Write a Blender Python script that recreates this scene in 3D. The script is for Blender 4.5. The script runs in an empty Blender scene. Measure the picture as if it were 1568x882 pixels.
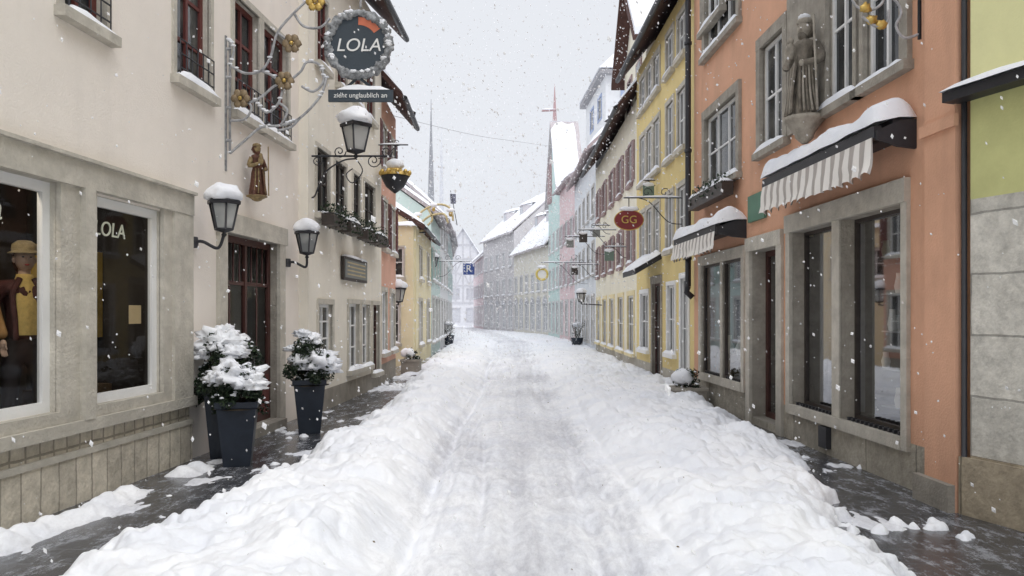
import bpy, math, random
import numpy as np
from mathutils import Vector, Matrix, noise
random.seed(7)
FPX, CX, HY, CH = 1150.0, 784.0, 480.0, 1.6   # focal (px of the 1568 wide survey), centre, horizon, eye height
scene = bpy.context.scene

# ---------------------------------------------------------------- materials
def new_mat(name):
    m = bpy.data.materials.new(name); m.use_nodes = True
    nt = m.node_tree; b = nt.nodes['Principled BSDF']
    return m, nt, b
def N(nt, t, **kw):
    n = nt.nodes.new(t)
    for k, v in kw.items(): setattr(n, k, v)
    return n
def c4(c, k=1.0): return (min(1, c[0]*k), min(1, c[1]*k), min(1, c[2]*k), 1)
def haze(c, Y):  # aerial haze painted into the base colour, paler with distance
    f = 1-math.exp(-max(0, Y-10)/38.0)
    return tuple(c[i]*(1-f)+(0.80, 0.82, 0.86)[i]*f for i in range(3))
MATS = {}
def surf(name, col, rough=.8, var=.12, scale=3.0, bump=.15, bscale=40, metal=0, grime=0, spec=.4):
    if name in MATS: return MATS[name]
    m, nt, b = new_mat(name)
    tc = N(nt, 'ShaderNodeTexCoord')
    n1 = N(nt, 'ShaderNodeTexNoise'); n1.inputs['Scale'].default_value = scale; n1.inputs['Detail'].default_value = 8; n1.inputs['Roughness'].default_value = .65
    nt.links.new(tc.outputs['Object'], n1.inputs['Vector'])
    r = N(nt, 'ShaderNodeValToRGB')
    r.color_ramp.elements[0].position = .3; r.color_ramp.elements[1].position = .7
    r.color_ramp.elements[0].color = c4(col, 1-var); r.color_ramp.elements[1].color = c4(col, 1+var*.7)
    nt.links.new(n1.outputs['Fac'], r.inputs['Fac'])
    out = r.outputs['Color']
    if grime:
        sx = N(nt, 'ShaderNodeSeparateXYZ'); nt.links.new(tc.outputs['Object'], sx.inputs[0])
        mp = N(nt, 'ShaderNodeMapping'); mp.inputs['Scale'].default_value = (2.2, 2.2, .35)
        nt.links.new(tc.outputs['Object'], mp.inputs[0])
        n3 = N(nt, 'ShaderNodeTexNoise'); n3.inputs['Scale'].default_value = 1.6; n3.inputs['Detail'].default_value = 6
        nt.links.new(mp.outputs[0], n3.inputs['Vector'])
        mr = N(nt, 'ShaderNodeMapRange'); mr.inputs[1].default_value = .0; mr.inputs[2].default_value = 1.1; mr.inputs[3].default_value = .9; mr.inputs[4].default_value = .0
        nt.links.new(sx.outputs['Z'], mr.inputs[0])
        ad = N(nt, 'ShaderNodeMath', operation='MULTIPLY'); ad.inputs[1].default_value = 1.3
        nt.links.new(n3.outputs['Fac'], ad.inputs[0])
        pr = N(nt, 'ShaderNodeMath', operation='MULTIPLY'); nt.links.new(mr.outputs[0], pr.inputs[0]); nt.links.new(ad.outputs[0], pr.inputs[1])
        st = N(nt, 'ShaderNodeMapRange'); st.inputs[1].default_value = .52; st.inputs[2].default_value = .75; st.inputs[3].default_value = 0; st.inputs[4].default_value = .28
        nt.links.new(n3.outputs['Fac'], st.inputs[0])
        mx0 = N(nt, 'ShaderNodeMath', operation='MAXIMUM'); nt.links.new(pr.outputs[0], mx0.inputs[0]); nt.links.new(st.outputs[0], mx0.inputs[1])
        sc = N(nt, 'ShaderNodeMath', operation='MULTIPLY'); sc.inputs[1].default_value = grime; sc.use_clamp = True
        nt.links.new(mx0.outputs[0], sc.inputs[0])
        mx = N(nt, 'ShaderNodeMixRGB'); mx.inputs[2].default_value = c4((col[0]*.45+.02, col[1]*.45+.02, col[2]*.45+.02))
        nt.links.new(sc.outputs[0], mx.inputs[0]); nt.links.new(out, mx.inputs[1]); out = mx.outputs[0]
    nt.links.new(out, b.inputs['Base Color'])
    b.inputs['Roughness'].default_value = rough; b.inputs['Metallic'].default_value = metal
    b.inputs['Specular IOR Level'].default_value = spec
    if bump:
        n2 = N(nt, 'ShaderNodeTexNoise'); n2.inputs['Scale'].default_value = bscale; n2.inputs['Detail'].default_value = 5
        nt.links.new(tc.outputs['Object'], n2.inputs['Vector'])
        bp = N(nt, 'ShaderNodeBump'); bp.inputs['Strength'].default_value = bump; bp.inputs['Distance'].default_value = .02
        nt.links.new(n2.outputs['Fac'], bp.inputs['Height']); nt.links.new(bp.outputs[0], b.inputs['Normal'])
    MATS[name] = m; return m
def blocks(name, col, bw=.7, bh=.42, mort=.012, var=.3, rough=.85, soldier=False, mortcol=.5, horizontal=False):
    if name in MATS: return MATS[name]
    m, nt, b = new_mat(name)
    tc = N(nt, 'ShaderNodeTexCoord'); sx = N(nt, 'ShaderNodeSeparateXYZ'); nt.links.new(tc.outputs['Object'], sx.inputs[0])
    cb = N(nt, 'ShaderNodeCombineXYZ')
    nt.links.new(sx.outputs['Y'], cb.inputs[0]); nt.links.new(sx.outputs['Z'], cb.inputs[1])
    nz = N(nt, 'ShaderNodeTexNoise'); nz.inputs['Scale'].default_value = 5; nt.links.new(tc.outputs['Object'], nz.inputs['Vector'])
    vm = N(nt, 'ShaderNodeVectorMath', operation='SCALE'); vm.inputs['Scale'].default_value = .03; nt.links.new(nz.outputs['Color'], vm.inputs[0])
    va = N(nt, 'ShaderNodeVectorMath', operation='ADD'); nt.links.new(cb.outputs[0], va.inputs[0]); nt.links.new(vm.outputs[0], va.inputs[1])
    br = N(nt, 'ShaderNodeTexBrick'); nt.links.new(va.outputs[0], br.inputs['Vector'])
    br.inputs['Scale'].default_value = 1; br.inputs['Brick Width'].default_value = bw; br.inputs['Row Height'].default_value = bh
    br.inputs['Mortar Size'].default_value = mort; br.inputs['Mortar Smooth'].default_value = .3
    br.inputs['Color1'].default_value = c4(col, 1-var); br.inputs['Color2'].default_value = c4(col, 1+var*.6); br.inputs['Mortar'].default_value = c4(col, mortcol)
    if soldier: br.offset = 0.0
    n1 = N(nt, 'ShaderNodeTexNoise'); n1.inputs['Scale'].default_value = 7; n1.inputs['Detail'].default_value = 10; n1.inputs['Roughness'].default_value = .75
    nt.links.new(tc.outputs['Object'], n1.inputs['Vector'])
    r = N(nt, 'ShaderNodeMapRange'); r.inputs[1].default_value = .3; r.inputs[2].default_value = .7; r.inputs[3].default_value = .62; r.inputs[4].default_value = 1.25
    nt.links.new(n1.outputs['Fac'], r.inputs[0])
    mu = N(nt, 'ShaderNodeVectorMath', operation='SCALE'); nt.links.new(br.outputs['Color'], mu.inputs[0]); nt.links.new(r.outputs[0], mu.inputs['Scale'])
    nt.links.new(mu.outputs[0], b.inputs['Base Color']); b.inputs['Roughness'].default_value = rough
    bp = N(nt, 'ShaderNodeBump'); bp.inputs['Strength'].default_value = .5; bp.inputs['Distance'].default_value = .02
    n2 = N(nt, 'ShaderNodeTexNoise'); n2.inputs['Scale'].default_value = 30; n2.inputs['Detail'].default_value = 8; nt.links.new(tc.outputs['Object'], n2.inputs['Vector'])
    sb = N(nt, 'ShaderNodeMath', operation='SUBTRACT'); nt.links.new(n2.outputs['Fac'], sb.inputs[0]); nt.links.new(br.outputs['Fac'], sb.inputs[1])
    nt.links.new(sb.outputs[0], bp.inputs['Height']); nt.links.new(bp.outputs[0], b.inputs['Normal'])
    MATS[name] = m; return m
def glassy(name, base=(.02, .024, .028), light=(.09, .09, .085), rough=.04):
    if name in MATS: return MATS[name]
    m, nt, b = new_mat(name)
    tc = N(nt, 'ShaderNodeTexCoord'); n1 = N(nt, 'ShaderNodeTexNoise'); n1.inputs['Scale'].default_value = 1.7; n1.inputs['Detail'].default_value = 3
    nt.links.new(tc.outputs['Object'], n1.inputs['Vector'])
    r = N(nt, 'ShaderNodeValToRGB'); r.color_ramp.elements[0].position = .45; r.color_ramp.elements[1].position = .62
    r.color_ramp.elements[0].color = c4(base); r.color_ramp.elements[1].color = c4(light)
    nt.links.new(n1.outputs['Fac'], r.inputs['Fac']); nt.links.new(r.outputs['Color'], b.inputs['Base Color'])
    b.inputs['Roughness'].default_value = rough; b.inputs['Specular IOR Level'].default_value = .35
    n2 = N(nt, 'ShaderNodeTexNoise'); n2.inputs['Scale'].default_value = 2.5; nt.links.new(tc.outputs['Object'], n2.inputs['Vector'])
    bp = N(nt, 'ShaderNodeBump'); bp.inputs['Strength'].default_value = .12; bp.inputs['Distance'].default_value = .05
    nt.links.new(n2.outputs['Fac'], bp.inputs['Height']); nt.links.new(bp.outputs[0], b.inputs['Normal'])
    MATS[name] = m; return m
def shop_glass():
    m = bpy.data.materials.new('shop_glass'); m.use_nodes = True; nt = m.node_tree; nt.nodes.clear()
    o = N(nt, 'ShaderNodeOutputMaterial'); mx = N(nt, 'ShaderNodeMixShader')
    tr = N(nt, 'ShaderNodeBsdfTransparent'); tr.inputs[0].default_value = (.9, .92, .92, 1)
    gl = N(nt, 'ShaderNodeBsdfGlossy'); gl.inputs['Roughness'].default_value = .03; gl.inputs[0].default_value = (.8, .82, .85, 1)
    fr = N(nt, 'ShaderNodeFresnel'); fr.inputs['IOR'].default_value = 1.4
    ma = N(nt, 'ShaderNodeMath', operation='MULTIPLY_ADD'); ma.inputs[1].default_value = .42; ma.inputs[2].default_value = .01; ma.use_clamp = True
    nt.links.new(fr.outputs[0], ma.inputs[0]); nt.links.new(ma.outputs[0], mx.inputs[0])
    nt.links.new(tr.outputs[0], mx.inputs[1]); nt.links.new(gl.outputs[0], mx.inputs[2]); nt.links.new(mx.outputs[0], o.inputs[0])
    return m
def snow_mat(name='snow', use_attr=False):
    m, nt, b = new_mat(name)
    tc = N(nt, 'ShaderNodeTexCoord')
    b.inputs['Roughness'].default_value = .7; b.inputs['Specular IOR Level'].default_value = .25
    n1 = N(nt, 'ShaderNodeTexNoise'); n1.inputs['Scale'].default_value = 18; n1.inputs['Detail'].default_value = 9; n1.inputs['Roughness'].default_value = .7
    nt.links.new(tc.outputs['Object'], n1.inputs['Vector'])
    bp = N(nt, 'ShaderNodeBump'); bp.inputs['Strength'].default_value = .45 if use_attr else .35; bp.inputs['Distance'].default_value = .035
    nt.links.new(n1.outputs['Fac'], bp.inputs['Height']); nt.links.new(bp.outputs[0], b.inputs['Normal'])
    n2 = N(nt, 'ShaderNodeTexNoise'); n2.inputs['Scale'].default_value = 2.2; n2.inputs['Detail'].default_value = 8
    nt.links.new(tc.outputs['Object'], n2.inputs['Vector'])
    r = N(nt, 'ShaderNodeValToRGB'); r.color_ramp.elements[0].position = .35; r.color_ramp.elements[1].position = .6
    r.color_ramp.elements[0].color = (.83, .85, .90, 1); r.color_ramp.elements[1].color = (.91, .92, .945, 1)
    nt.links.new(n2.outputs['Fac'], r.inputs['Fac']); out = r.outputs['Color']
    if use_attr:
        at = N(nt, 'ShaderNodeAttribute'); at.attribute_name = 'slush'
        n3 = N(nt, 'ShaderNodeTexNoise'); n3.inputs['Scale'].default_value = 20; n3.inputs['Detail'].default_value = 9; n3.inputs['Roughness'].default_value = .8
        mp = N(nt, 'ShaderNodeMapping'); mp.inputs['Scale'].default_value = (1, .4, 1)
        nt.links.new(tc.outputs['Object'], mp.inputs[0]); nt.links.new(mp.outputs[0], n3.inputs['Vector'])
        ad = N(nt, 'ShaderNodeMath', operation='ADD'); nt.links.new(at.outputs['Fac'], ad.inputs[0]); nt.links.new(n3.outputs['Fac'], ad.inputs[1])
        mr = N(nt, 'ShaderNodeMapRange'); mr.inputs[1].default_value = .85; mr.inputs[2].default_value = 1.5; mr.inputs[4].default_value = 1
        nt.links.new(ad.outputs[0], mr.inputs[0])
        mx = N(nt, 'ShaderNodeMixRGB'); mx.inputs[2].default_value = (.38, .38, .42, 1)
        nt.links.new(mr.outputs[0], mx.inputs[0]); nt.links.new(out, mx.inputs[1]); out = mx.outputs[0]
    nt.links.new(out, b.inputs['Base Color'])
    return m
def stripes(name):
    m, nt, b = new_mat(name); tc = N(nt, 'ShaderNodeTexCoord'); sx = N(nt, 'ShaderNodeSeparateXYZ'); nt.links.new(tc.outputs['Object'], sx.inputs[0])
    mu = N(nt, 'ShaderNodeMath', operation='MULTIPLY'); mu.inputs[1].default_value = 1/.2; nt.links.new(sx.outputs['Y'], mu.inputs[0])
    fr = N(nt, 'ShaderNodeMath', operation='FRACT'); nt.links.new(mu.outputs[0], fr.inputs[0])
    gt = N(nt, 'ShaderNodeMath', operation='GREATER_THAN'); gt.inputs[1].default_value = .5; nt.links.new(fr.outputs[0], gt.inputs[0])
    mx = N(nt, 'ShaderNodeMixRGB'); mx.inputs[1].default_value = (.82, .79, .74, 1); mx.inputs[2].default_value = (.46, .42, .39, 1)
    nt.links.new(gt.outputs[0], mx.inputs[0]); nt.links.new(mx.outputs[0], b.inputs['Base Color']); b.inputs['Roughness'].default_value = .9
    return m
SNOW = snow_mat(); SNOWG = snow_mat('snow_ground', True)
SHOPG = shop_glass(); STRIPE = stripes('awning_canvas')
GLASS = glassy('window_glass')
IRON = surf('wrought_iron', (.03, .03, .035), .5, .2, 8, .1)
IRONG = surf('frosted_iron', (.40, .40, .41), .6, .45, 14, .2)
WHITE = surf('white_frame', (.82, .82, .81), .5, .05)
STONE = surf('sandstone_trim', (.55, .515, .445), .9, .22, 5, .5, 35, grime=.8)
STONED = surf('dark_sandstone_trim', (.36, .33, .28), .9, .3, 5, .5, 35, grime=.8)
WOODD = surf('dark_door_wood', (.075, .03, .025), .5, .3, 5, .1)
WOODB = surf('dark_window_wood', (.05, .04, .035), .5, .3, 6, .1)
REDW = surf('red_shutter', (.13, .035, .03), .6, .2, 6, .1)
GOLD = surf('gilding', (.58, .40, .12), .4, .3, 9, .1, metal=.6)
BRONZE = surf('aged_bronze', (.27, .20, .12), .55, .4, 9, .1, metal=.2)
TILE = surf('roof_tile', (.085, .042, .035), .8, .3, 6, .3)
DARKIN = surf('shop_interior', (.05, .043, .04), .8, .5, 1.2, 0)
SOIL = surf('soil', (.04, .03, .02), .95, .3, 10, .3)
LEAF = surf('leaf', (.03, .05, .022), .6, .5, 9, 0)
LEAF2 = surf('dark_leaf', (.016, .028, .016), .6, .4, 9, 0)
POT = surf('planter_glaze', (.018, .024, .036), .35, .3, 5, .05)
GREY = surf('grey_board', (.22, .23, .22), .7, .1)

# ---------------------------------------------------------------- mesh builder / frames
class Frame:
    def __init__(s, P1, P2=None, nsign=1, z=0):
        s.P = Vector((P1[0], P1[1])); s.z = z
        if P2 is None: s.t = Vector((1, 0)); s.n = Vector((0, 1)); s.L = 0
        else:
            d = Vector((P2[0], P2[1]))-s.P; s.L = d.length; s.t = d.normalized(); s.n = Vector((s.t.y, -s.t.x))*nsign
    def w(s, u, n, z):
        p = s.P+s.t*u+s.n*n; return (p.x, p.y, z+s.z)
    def at(s, x, y, off=0):
        """where a sight line from the survey station meets this facade: (distance along, height)"""
        dx = (x-CX)/FPX; P = s.P+s.n*off
        u = (dx*P.y-P.x)/(s.t.x-dx*s.t.y); Y = P.y+s.t.y*u
        return u, CH+(HY-y)*Y/FPX
class MB:
    def __init__(s): s.v = []; s.f = []; s.m = []; s.sm = []; s.mats = []
    def mi(s, m):
        if m not in s.mats: s.mats.append(m)
        return s.mats.index(m)
    def add(s, vs, fs, mat, smooth=False):
        o = len(s.v); k = s.mi(mat); s.v += [tuple(v) for v in vs]
        for f in fs: s.f.append([i+o for i in f]); s.m.append(k); s.sm.append(smooth)
    def box(s, F, u0, u1, n0, n1, z0, z1, mat):
        vs = [F.w(u, n, z) for z in (z0, z1) for n in (n0, n1) for u in (u0, u1)]
        s.add(vs, [(0, 1, 3, 2), (4, 5, 7, 6), (0, 1, 5, 4), (2, 3, 7, 6), (0, 2, 6, 4), (1, 3, 7, 5)], mat)
    def quad(s, a, b, c, d, mat): s.add([a, b, c, d], [(0, 1, 2, 3)], mat)
    def tube(s, pts, r, mat, segs=6, taper=None):
        pts = [Vector(p) for p in pts]; vs = []; n = len(pts)
        for i, p in enumerate(pts):
            d = (pts[min(i+1, n-1)]-pts[max(i-1, 0)])
            if d.length < 1e-6: d = Vector((0, 0, 1))
            d.normalize(); a = Vector((0, 1, 0)) if abs(d.y) < .9 else Vector((1, 0, 0))
            e1 = d.cross(a).normalized(); e2 = d.cross(e1)
            rr = r if taper is None else r*taper[min(i, len(taper)-1)]
            for k in range(segs):
                t = 2*math.pi*k/segs; vs.append(p+e1*math.cos(t)*rr+e2*math.sin(t)*rr)
        fs = [(i*segs+k, i*segs+(k+1) % segs, (i+1)*segs+(k+1) % segs, (i+1)*segs+k) for i in range(n-1) for k in range(segs)]
        fs += [tuple(range(segs)), tuple((n-1)*segs+k for k in range(segs))]
        s.add(vs, fs, mat, True)
    def lathe(s, c, prof, mat, segs=16, rot=0, smooth=True, sx=1, sy=1, fold=0):
        vs = []; n = len(prof)
        for r, z in prof:
            for k in range(segs):
                t = 2*math.pi*k/segs+rot; q = r*(1+fold*math.sin(t*7+z*3)*.5+fold*math.sin(t*3+1)*.5)
                vs.append((c[0]+math.cos(t)*q*sx, c[1]+math.sin(t)*q*sy, c[2]+z))
        fs = [(i*segs+k, i*segs+(k+1) % segs, (i+1)*segs+(k+1) % segs, (i+1)*segs+k) for i in range(n-1) for k in range(segs)]
        fs += [tuple(range(segs)), tuple((n-1)*segs+k for k in range(segs))]
        s.add(vs, fs, mat, smooth)
    def blob(s, c, rx, ry, rz, mat, seed=0, amp=.25, seg=14, fr=1.6, flat=None):
        vs = []; rings = seg//2
        for i in range(rings+1):
            ph = math.pi*i/rings
            for k in range(seg):
                t = 2*math.pi*k/seg; d = Vector((math.sin(ph)*math.cos(t), math.sin(ph)*math.sin(t), math.cos(ph)))
                q = 1+amp*noise.noise(d*fr+Vector((seed*3.1, seed*1.7, 0)))+amp*.4*noise.noise(d*fr*3+Vector((seed, 0, 5)))
                z = d.z*rz*q
                if flat is not None and z < flat*rz: z = flat*rz
                vs.append((c[0]+d.x*rx*q, c[1]+d.y*ry*q, c[2]+z))
        fs = [(i*seg+k, i*seg+(k+1) % seg, (i+1)*seg+(k+1) % seg, (i+1)*seg+k) for i in range(rings) for k in range(seg)]
        s.add(vs, fs, mat, True)
    def slab(s, F, u0, u1, n0, n1, zf, th, mat=None, du=.12, nn=6, seed=0, rough=.5):
        mat = mat or SNOW; nu = max(4, min(90, int(abs(u1-u0)/du))); vs = []
        for i in range(nu+1):
            for j in range(nn+1):
                a = i/nu; b = j/nn; u = u0+(u1-u0)*a; n = n0+(n1-n0)*b
                ea = 1-abs(2*a-1)**(max(4, nu*.6)); eb = 1-abs(2*b-1)**4
                h = th*min(ea, 1)**.5*eb**.5*(1-rough/2+rough*(noise.noise(Vector((u*1.5+seed, n*2, seed)))+.5+.4*noise.noise(Vector((u*6, n*6+seed, 1)))))
                nj = n+((n1-n0)*.06*noise.noise(Vector((u*3, seed, 9))) if j in (0, nn) else 0)
                vs.append(F.w(u, nj, zf(n)+max(h, 0)))
        fs = [(i*(nn+1)+j, (i+1)*(nn+1)+j, (i+1)*(nn+1)+j+1, i*(nn+1)+j+1) for i in range(nu) for j in range(nn)]
        s.add(vs, fs, mat, True)
    def obj(s, name, parent=None):
        if not s.v: return None
        me = bpy.data.meshes.new(name); me.from_pydata(s.v, [], s.f)
        for m in s.mats: me.materials.append(m)
        me.polygons.foreach_set('material_index', s.m); me.polygons.foreach_set('use_smooth', s.sm); me.update()
        o = bpy.data.objects.new(name, me); scene.collection.objects.link(o)
        if parent: o.parent = parent
        return o
def empty(name):
    o = bpy.data.objects.new(name, None); scene.collection.objects.link(o); return o
def spline(pts, k=6):
    P = [Vector(p) for p in pts]; P = [P[0]]+P+[P[-1]]; out = []
    for i in range(1, len(P)-2):
        for j in range(k):
            t = j/k; a, b, c, d = P[i-1:i+3]
            out.append(.5*((2*b)+(c-a)*t+(2*a-5*b+4*c-d)*t*t+(3*b-a-3*c+d)*t**3))
    out.append(P[-2]); return out
def text(body, pos, right, up, size, mat, parent, name='lettering', align='CENTER', ext=.004, shear=0):
    cu = bpy.data.curves.new(name, 'FONT'); cu.body = body; cu.size = size; cu.extrude = ext; cu.align_x = align; cu.align_y = 'CENTER'; cu.shear = shear
    cu.materials.append(mat); o = bpy.data.objects.new(name, cu); scene.collection.objects.link(o)
    r = Vector(right).normalized(); u = Vector(up).normalized(); n = r.cross(u)
    M = Matrix((r, u, n)).transposed().to_4x4(); M.translation = Vector(pos); o.matrix_world = M
    if parent: o.parent = parent
    return o

# ---------------------------------------------------------------- buildings
class Building:
    def __init__(s, name, P1, P2, side, h, wall, depth=8, plinth=None, ph=.45):
        s.F = Frame(P1, P2, side); s.name = name; s.h = h; s.wall = wall; s.depth = depth; s.ops = []; s.zones = []
        s.win = MB(); s.trim = MB(); s.roofm = MB(); s.W = MB(); s.e = empty(name); s.sd = random.random()*50
        if plinth: s.zones.append((-1, 99, 0, ph, plinth))
    def window(s, u0, u1, z0, z1, frame=WHITE, depth=.07, cols=2, rows=2, glass=None, sur=None, sw=.1, sill=True, snow=True, fw=.05, shut=None, sp=.025, reveal=None, transom=None, box=False, room=False):
        if u1 < u0: u0, u1 = u1, u0
        F = s.F; glass = glass or GLASS; W = s.win; T = s.trim
        s.ops.append((u0, u1, z0, z1, depth, reveal or sur or s.wall))
        a, b = -depth, -depth+.045
        W.box(F, u0, u0+fw, a, b, z0, z1, frame); W.box(F, u1-fw, u1, a, b, z0, z1, frame)
        W.box(F, u0+fw, u1-fw, a, b, z0, z0+fw, frame); W.box(F, u0+fw, u1-fw, a, b, z1-fw, z1, frame)
        mw = fw*.7
        for i in range(1, cols):
            u = u0+(u1-u0)*i/cols; W.box(F, u-mw/2, u+mw/2, a, b+.006, z0+fw, z1-fw, frame)
        zr = [z0+(z1-z0)*i/rows for i in range(1, rows)]
        if transom: zr = [z0+(z1-z0)*transom]
        for z in zr: W.box(F, u0+fw, u1-fw, a, b-.004, z-mw*.4, z+mw*.4, frame)
        W.quad(F.w(u0, a+.02, z0), F.w(u1, a+.02, z0), F.w(u1, a+.02, z1), F.w(u0, a+.02, z1), glass)
        if sur:
            T.box(F, u0-sw, u0, -.02, sp, z0-.0, z1, sur); T.box(F, u1, u1+sw, -.02, sp, z0, z1, sur)
            T.box(F, u0-sw, u1+sw, -.02, sp+.004, z1, z1+sw*1.1, sur)
            if not sill: T.box(F, u0-sw, u1+sw, -.02, sp+.004, z0-sw, z0, sur)
        if sill:
            sm = sur or STONE; T.box(F, u0-sw-.03, u1+sw+.03, -.02, .1, z0-.09, z0-.001, sm)
            if snow: T.slab(F, u0-sw, u1+sw, 0, .1, lambda n, z=z0: z-.003, .07, seed=u0+s.sd, rough=.9)
        if shut:
            w = (u1-u0)*.5
            for q0, q1 in ((u0-sw-w, u0-sw-.01), (u1+sw+.01, u1+sw+w)):
                T.box(F, q0, q1, .005, .045, z0, z1, shut)
                for k in range(8):
                    zz = z0+.06+(z1-z0-.12)*k/8; T.box(F, q0+.04, q1-.04, .045, .055, zz, zz+(z1-z0)*.06, shut)
        if box:
            T.box(F, u0-.05, u1+.05, .1, .3, z0-.2, z0-.02, WOODB); leaves(T, F, u0-.05, u1+.05, .06, .34, z0-.2, z0+.18, 420)
            T.slab(F, u0, u1, .1, .3, lambda n, z=z0: z, .05, seed=u0, rough=1.8)
    def rows(s, n, zs, w=.8, **k):
        for z0, z1 in zs:
            for i in range(n):
                c = s.F.L*(i+.5)/n+random.uniform(-.06, .06); s.window(c-w/2, c+w/2, z0, z1, **k)
    def roof(s, ov=.4, pitch=50, snow=.2, mat=None, fascia=None, gable=False, dormers=0):
        F = s.F; R = s.roofm; mat = mat or TILE; D = s.depth; h = s.h; L = F.L; tn = math.tan(math.radians(pitch))
        if not gable:
            zr = h+(D/2)*tn; z0 = h-ov*tn*.6
            A = [(ov, h-ov*.5), (-D/2, zr), (-D-.2, h-.1)]
            for (n0, za), (n1, zb) in zip(A[:-1], A[1:]):
                R.add([F.w(u, n, z) for (n, z) in ((n0, za), (n1, zb)) for u in (-.05, L+.05)]+[F.w(u, n, z+.16) for (n, z) in ((n0, za), (n1, zb)) for u in (-.05, L+.05)],
                      [(0, 1, 3, 2), (4, 5, 7, 6), (0, 1, 5, 4), (0, 2, 6, 4), (1, 3, 7, 5)], mat)
            sl = (zr-(h-ov*.5))/(-D/2-ov)
            zt_ = lambda n: h-ov*.5+.155+(n-ov)*sl
            if snow: R.slab(F, -.06, L+.06, ov+.03, -D/2, zt_, snow, nn=12, seed=s.sd, rough=.3, du=.3)
            for k in range(dormers):
                uc_ = L*(k+.5)/dormers; nd = -D*.16; zd = zt_(nd)
                R.box(F, uc_-.5, uc_+.5, nd-1.4, nd, zd-.2, zd+1.0, mat); R.box(F, uc_-.35, uc_+.35, nd, nd+.02, zd+.15, zd+.85, surf('haze_dark', haze((.08, .08, .1), 60)))
                R.slab(F, uc_-.62, uc_+.62, nd+.15, nd-1.5, lambda n: zd+1.0-(n-nd)*.25, .22, seed=k+s.sd)
            R.tube([F.w(-.05, ov+.06, h-ov*.5+.02), F.w(L+.05, ov+.06, h-ov*.5+.02)], .06, IRON if mat is TILE else mat)
            for u in (0.006, L-.006):
                s.W.add([F.w(u, 0, h), F.w(u, -D, h), F.w(u, -D/2, zr)], [(0, 1, 2)], s.wall)
        else:
            za = h+(L/2)*tn
            s.W.add([F.w(0, 0, h), F.w(L, 0, h), F.w(L/2, 0, za)], [(0, 1, 2)], s.wall)
            for u0, u1 in ((-.25, L/2), (L+.25, L/2)):
                zb = h-.25*tn
                R.add([F.w(u, n, z+dz) for dz in (0, .14) for n in (.25, -D) for (u, z) in ((u0, zb), (u1, za))], [(0, 1, 3, 2), (4, 5, 7, 6), (0, 1, 5, 4), (0, 2, 6, 4)], mat)
                G = Frame(F.w(u0, .25, 0)[:2], F.w(u0, -D, 0)[:2], 1)
                sg = 1 if G.n.dot(F.t*(u1-u0)) > 0 else -1; G.n = G.n*sg
                if snow: R.slab(G, 0, D, 0, abs(u1-u0), lambda n: zb+.14+n*tn, snow, nn=8, seed=s.sd, rough=.3, du=.4)
    def finish(s):
        F = s.F; L = F.L; W = s.W
        us = {0, L}; zs = {-.1, s.h}
        for o in s.ops: us |= {o[0], o[1]}; zs |= {o[2], o[3]}
        for o in s.zones: us |= {o[0], o[1]}; zs |= {o[2], o[3]}
        us = sorted(u for u in us if -1e-6 <= u <= L+1e-6); zs = sorted(z for z in zs if -.11 <= z <= s.h+1e-6)
        for i in range(len(us)-1):
            for j in range(len(zs)-1):
                if us[i+1]-us[i] < 1e-5 or zs[j+1]-zs[j] < 1e-5: continue
                u = (us[i]+us[i+1])/2; z = (zs[j]+zs[j+1])/2
                if any(o[0] < u < o[1] and o[2] < z < o[3] for o in s.ops): continue
                m = s.wall
                for q in s.zones:
                    if q[0] < u < q[1] and q[2]-.2 < z < q[3]: m = q[4]
                W.quad(F.w(us[i], 0, zs[j]), F.w(us[i+1], 0, zs[j]), F.w(us[i+1], 0, zs[j+1]), F.w(us[i], 0, zs[j+1]), m)
        for u0, u1, z0, z1, d, m in s.ops:
            a = [(u0, z0), (u1, z0), (u1, z1), (u0, z1)]
            for k in range(4):
                p, q = a[k], a[(k+1) % 4]; W.quad(F.w(p[0], 0, p[1]), F.w(q[0], 0, q[1]), F.w(q[0], -d, q[1]), F.w(p[0], -d, p[1]), m)
        D = s.depth
        for u in (.006, L-.006): W.quad(F.w(u, 0, -.1), F.w(u, -D, -.1), F.w(u, -D, s.h), F.w(u, 0, s.h), s.wall)
        W.quad(F.w(0, -D, -.1), F.w(L, -D, -.1), F.w(L, -D, s.h), F.w(0, -D, s.h), s.wall)
        W.obj('walls', s.e); s.win.obj('windows', s.e); s.trim.obj('stone_trim', s.e); s.roofm.obj('roof', s.e)
def leaves(mb, F, u0, u1, n0, n1, z0, z1, cnt, mats=None):
    for i in range(cnt):
        c = Vector(F.w(random.uniform(u0, u1), random.uniform(n0, n1), z0+(z1-z0)*random.random()**1.3)); leaf(mb, c, .03, random.choice(mats or (LEAF, LEAF2)))
def leaf(mb, c, s, mat):
    a = Vector((random.gauss(0, 1), random.gauss(0, 1), random.gauss(0, 1))).normalized(); b = a.orthogonal().normalized(); b.rotate(Matrix.Rotation(random.random()*6, 3, a))
    s *= random.uniform(.6, 1.3); mb.add([c-a*s, c+b*s*.5, c+a*s, c-b*s*.5], [(0, 1, 2, 3)], mat)
def gp(x, y): Y = CH*FPX/(y-HY); return ((x-CX)*Y/FPX, Y)
def fill_light(F, u, n, z, parent, e):  # added fill light with an invented fitting, brightens the dark shop display
    mb = MB(); c = F.w(u, n, z); mb.lathe((c[0], c[1], c[2]), [(.05, .12), (.055, 0), (.04, 0), (.035, .05)], IRON, 12); mb.obj('added_fitting', parent)
    l = bpy.data.lights.new('shop_fill', 'AREA'); l.shape = 'DISK'; l.size = .12; l.energy = e; l.color = (1, .86, .68); o = bpy.data.objects.new('shop_fill', l); scene.collection.objects.link(o)
    o.location = (c[0], c[1], c[2]-.01); o.parent = parent

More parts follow.
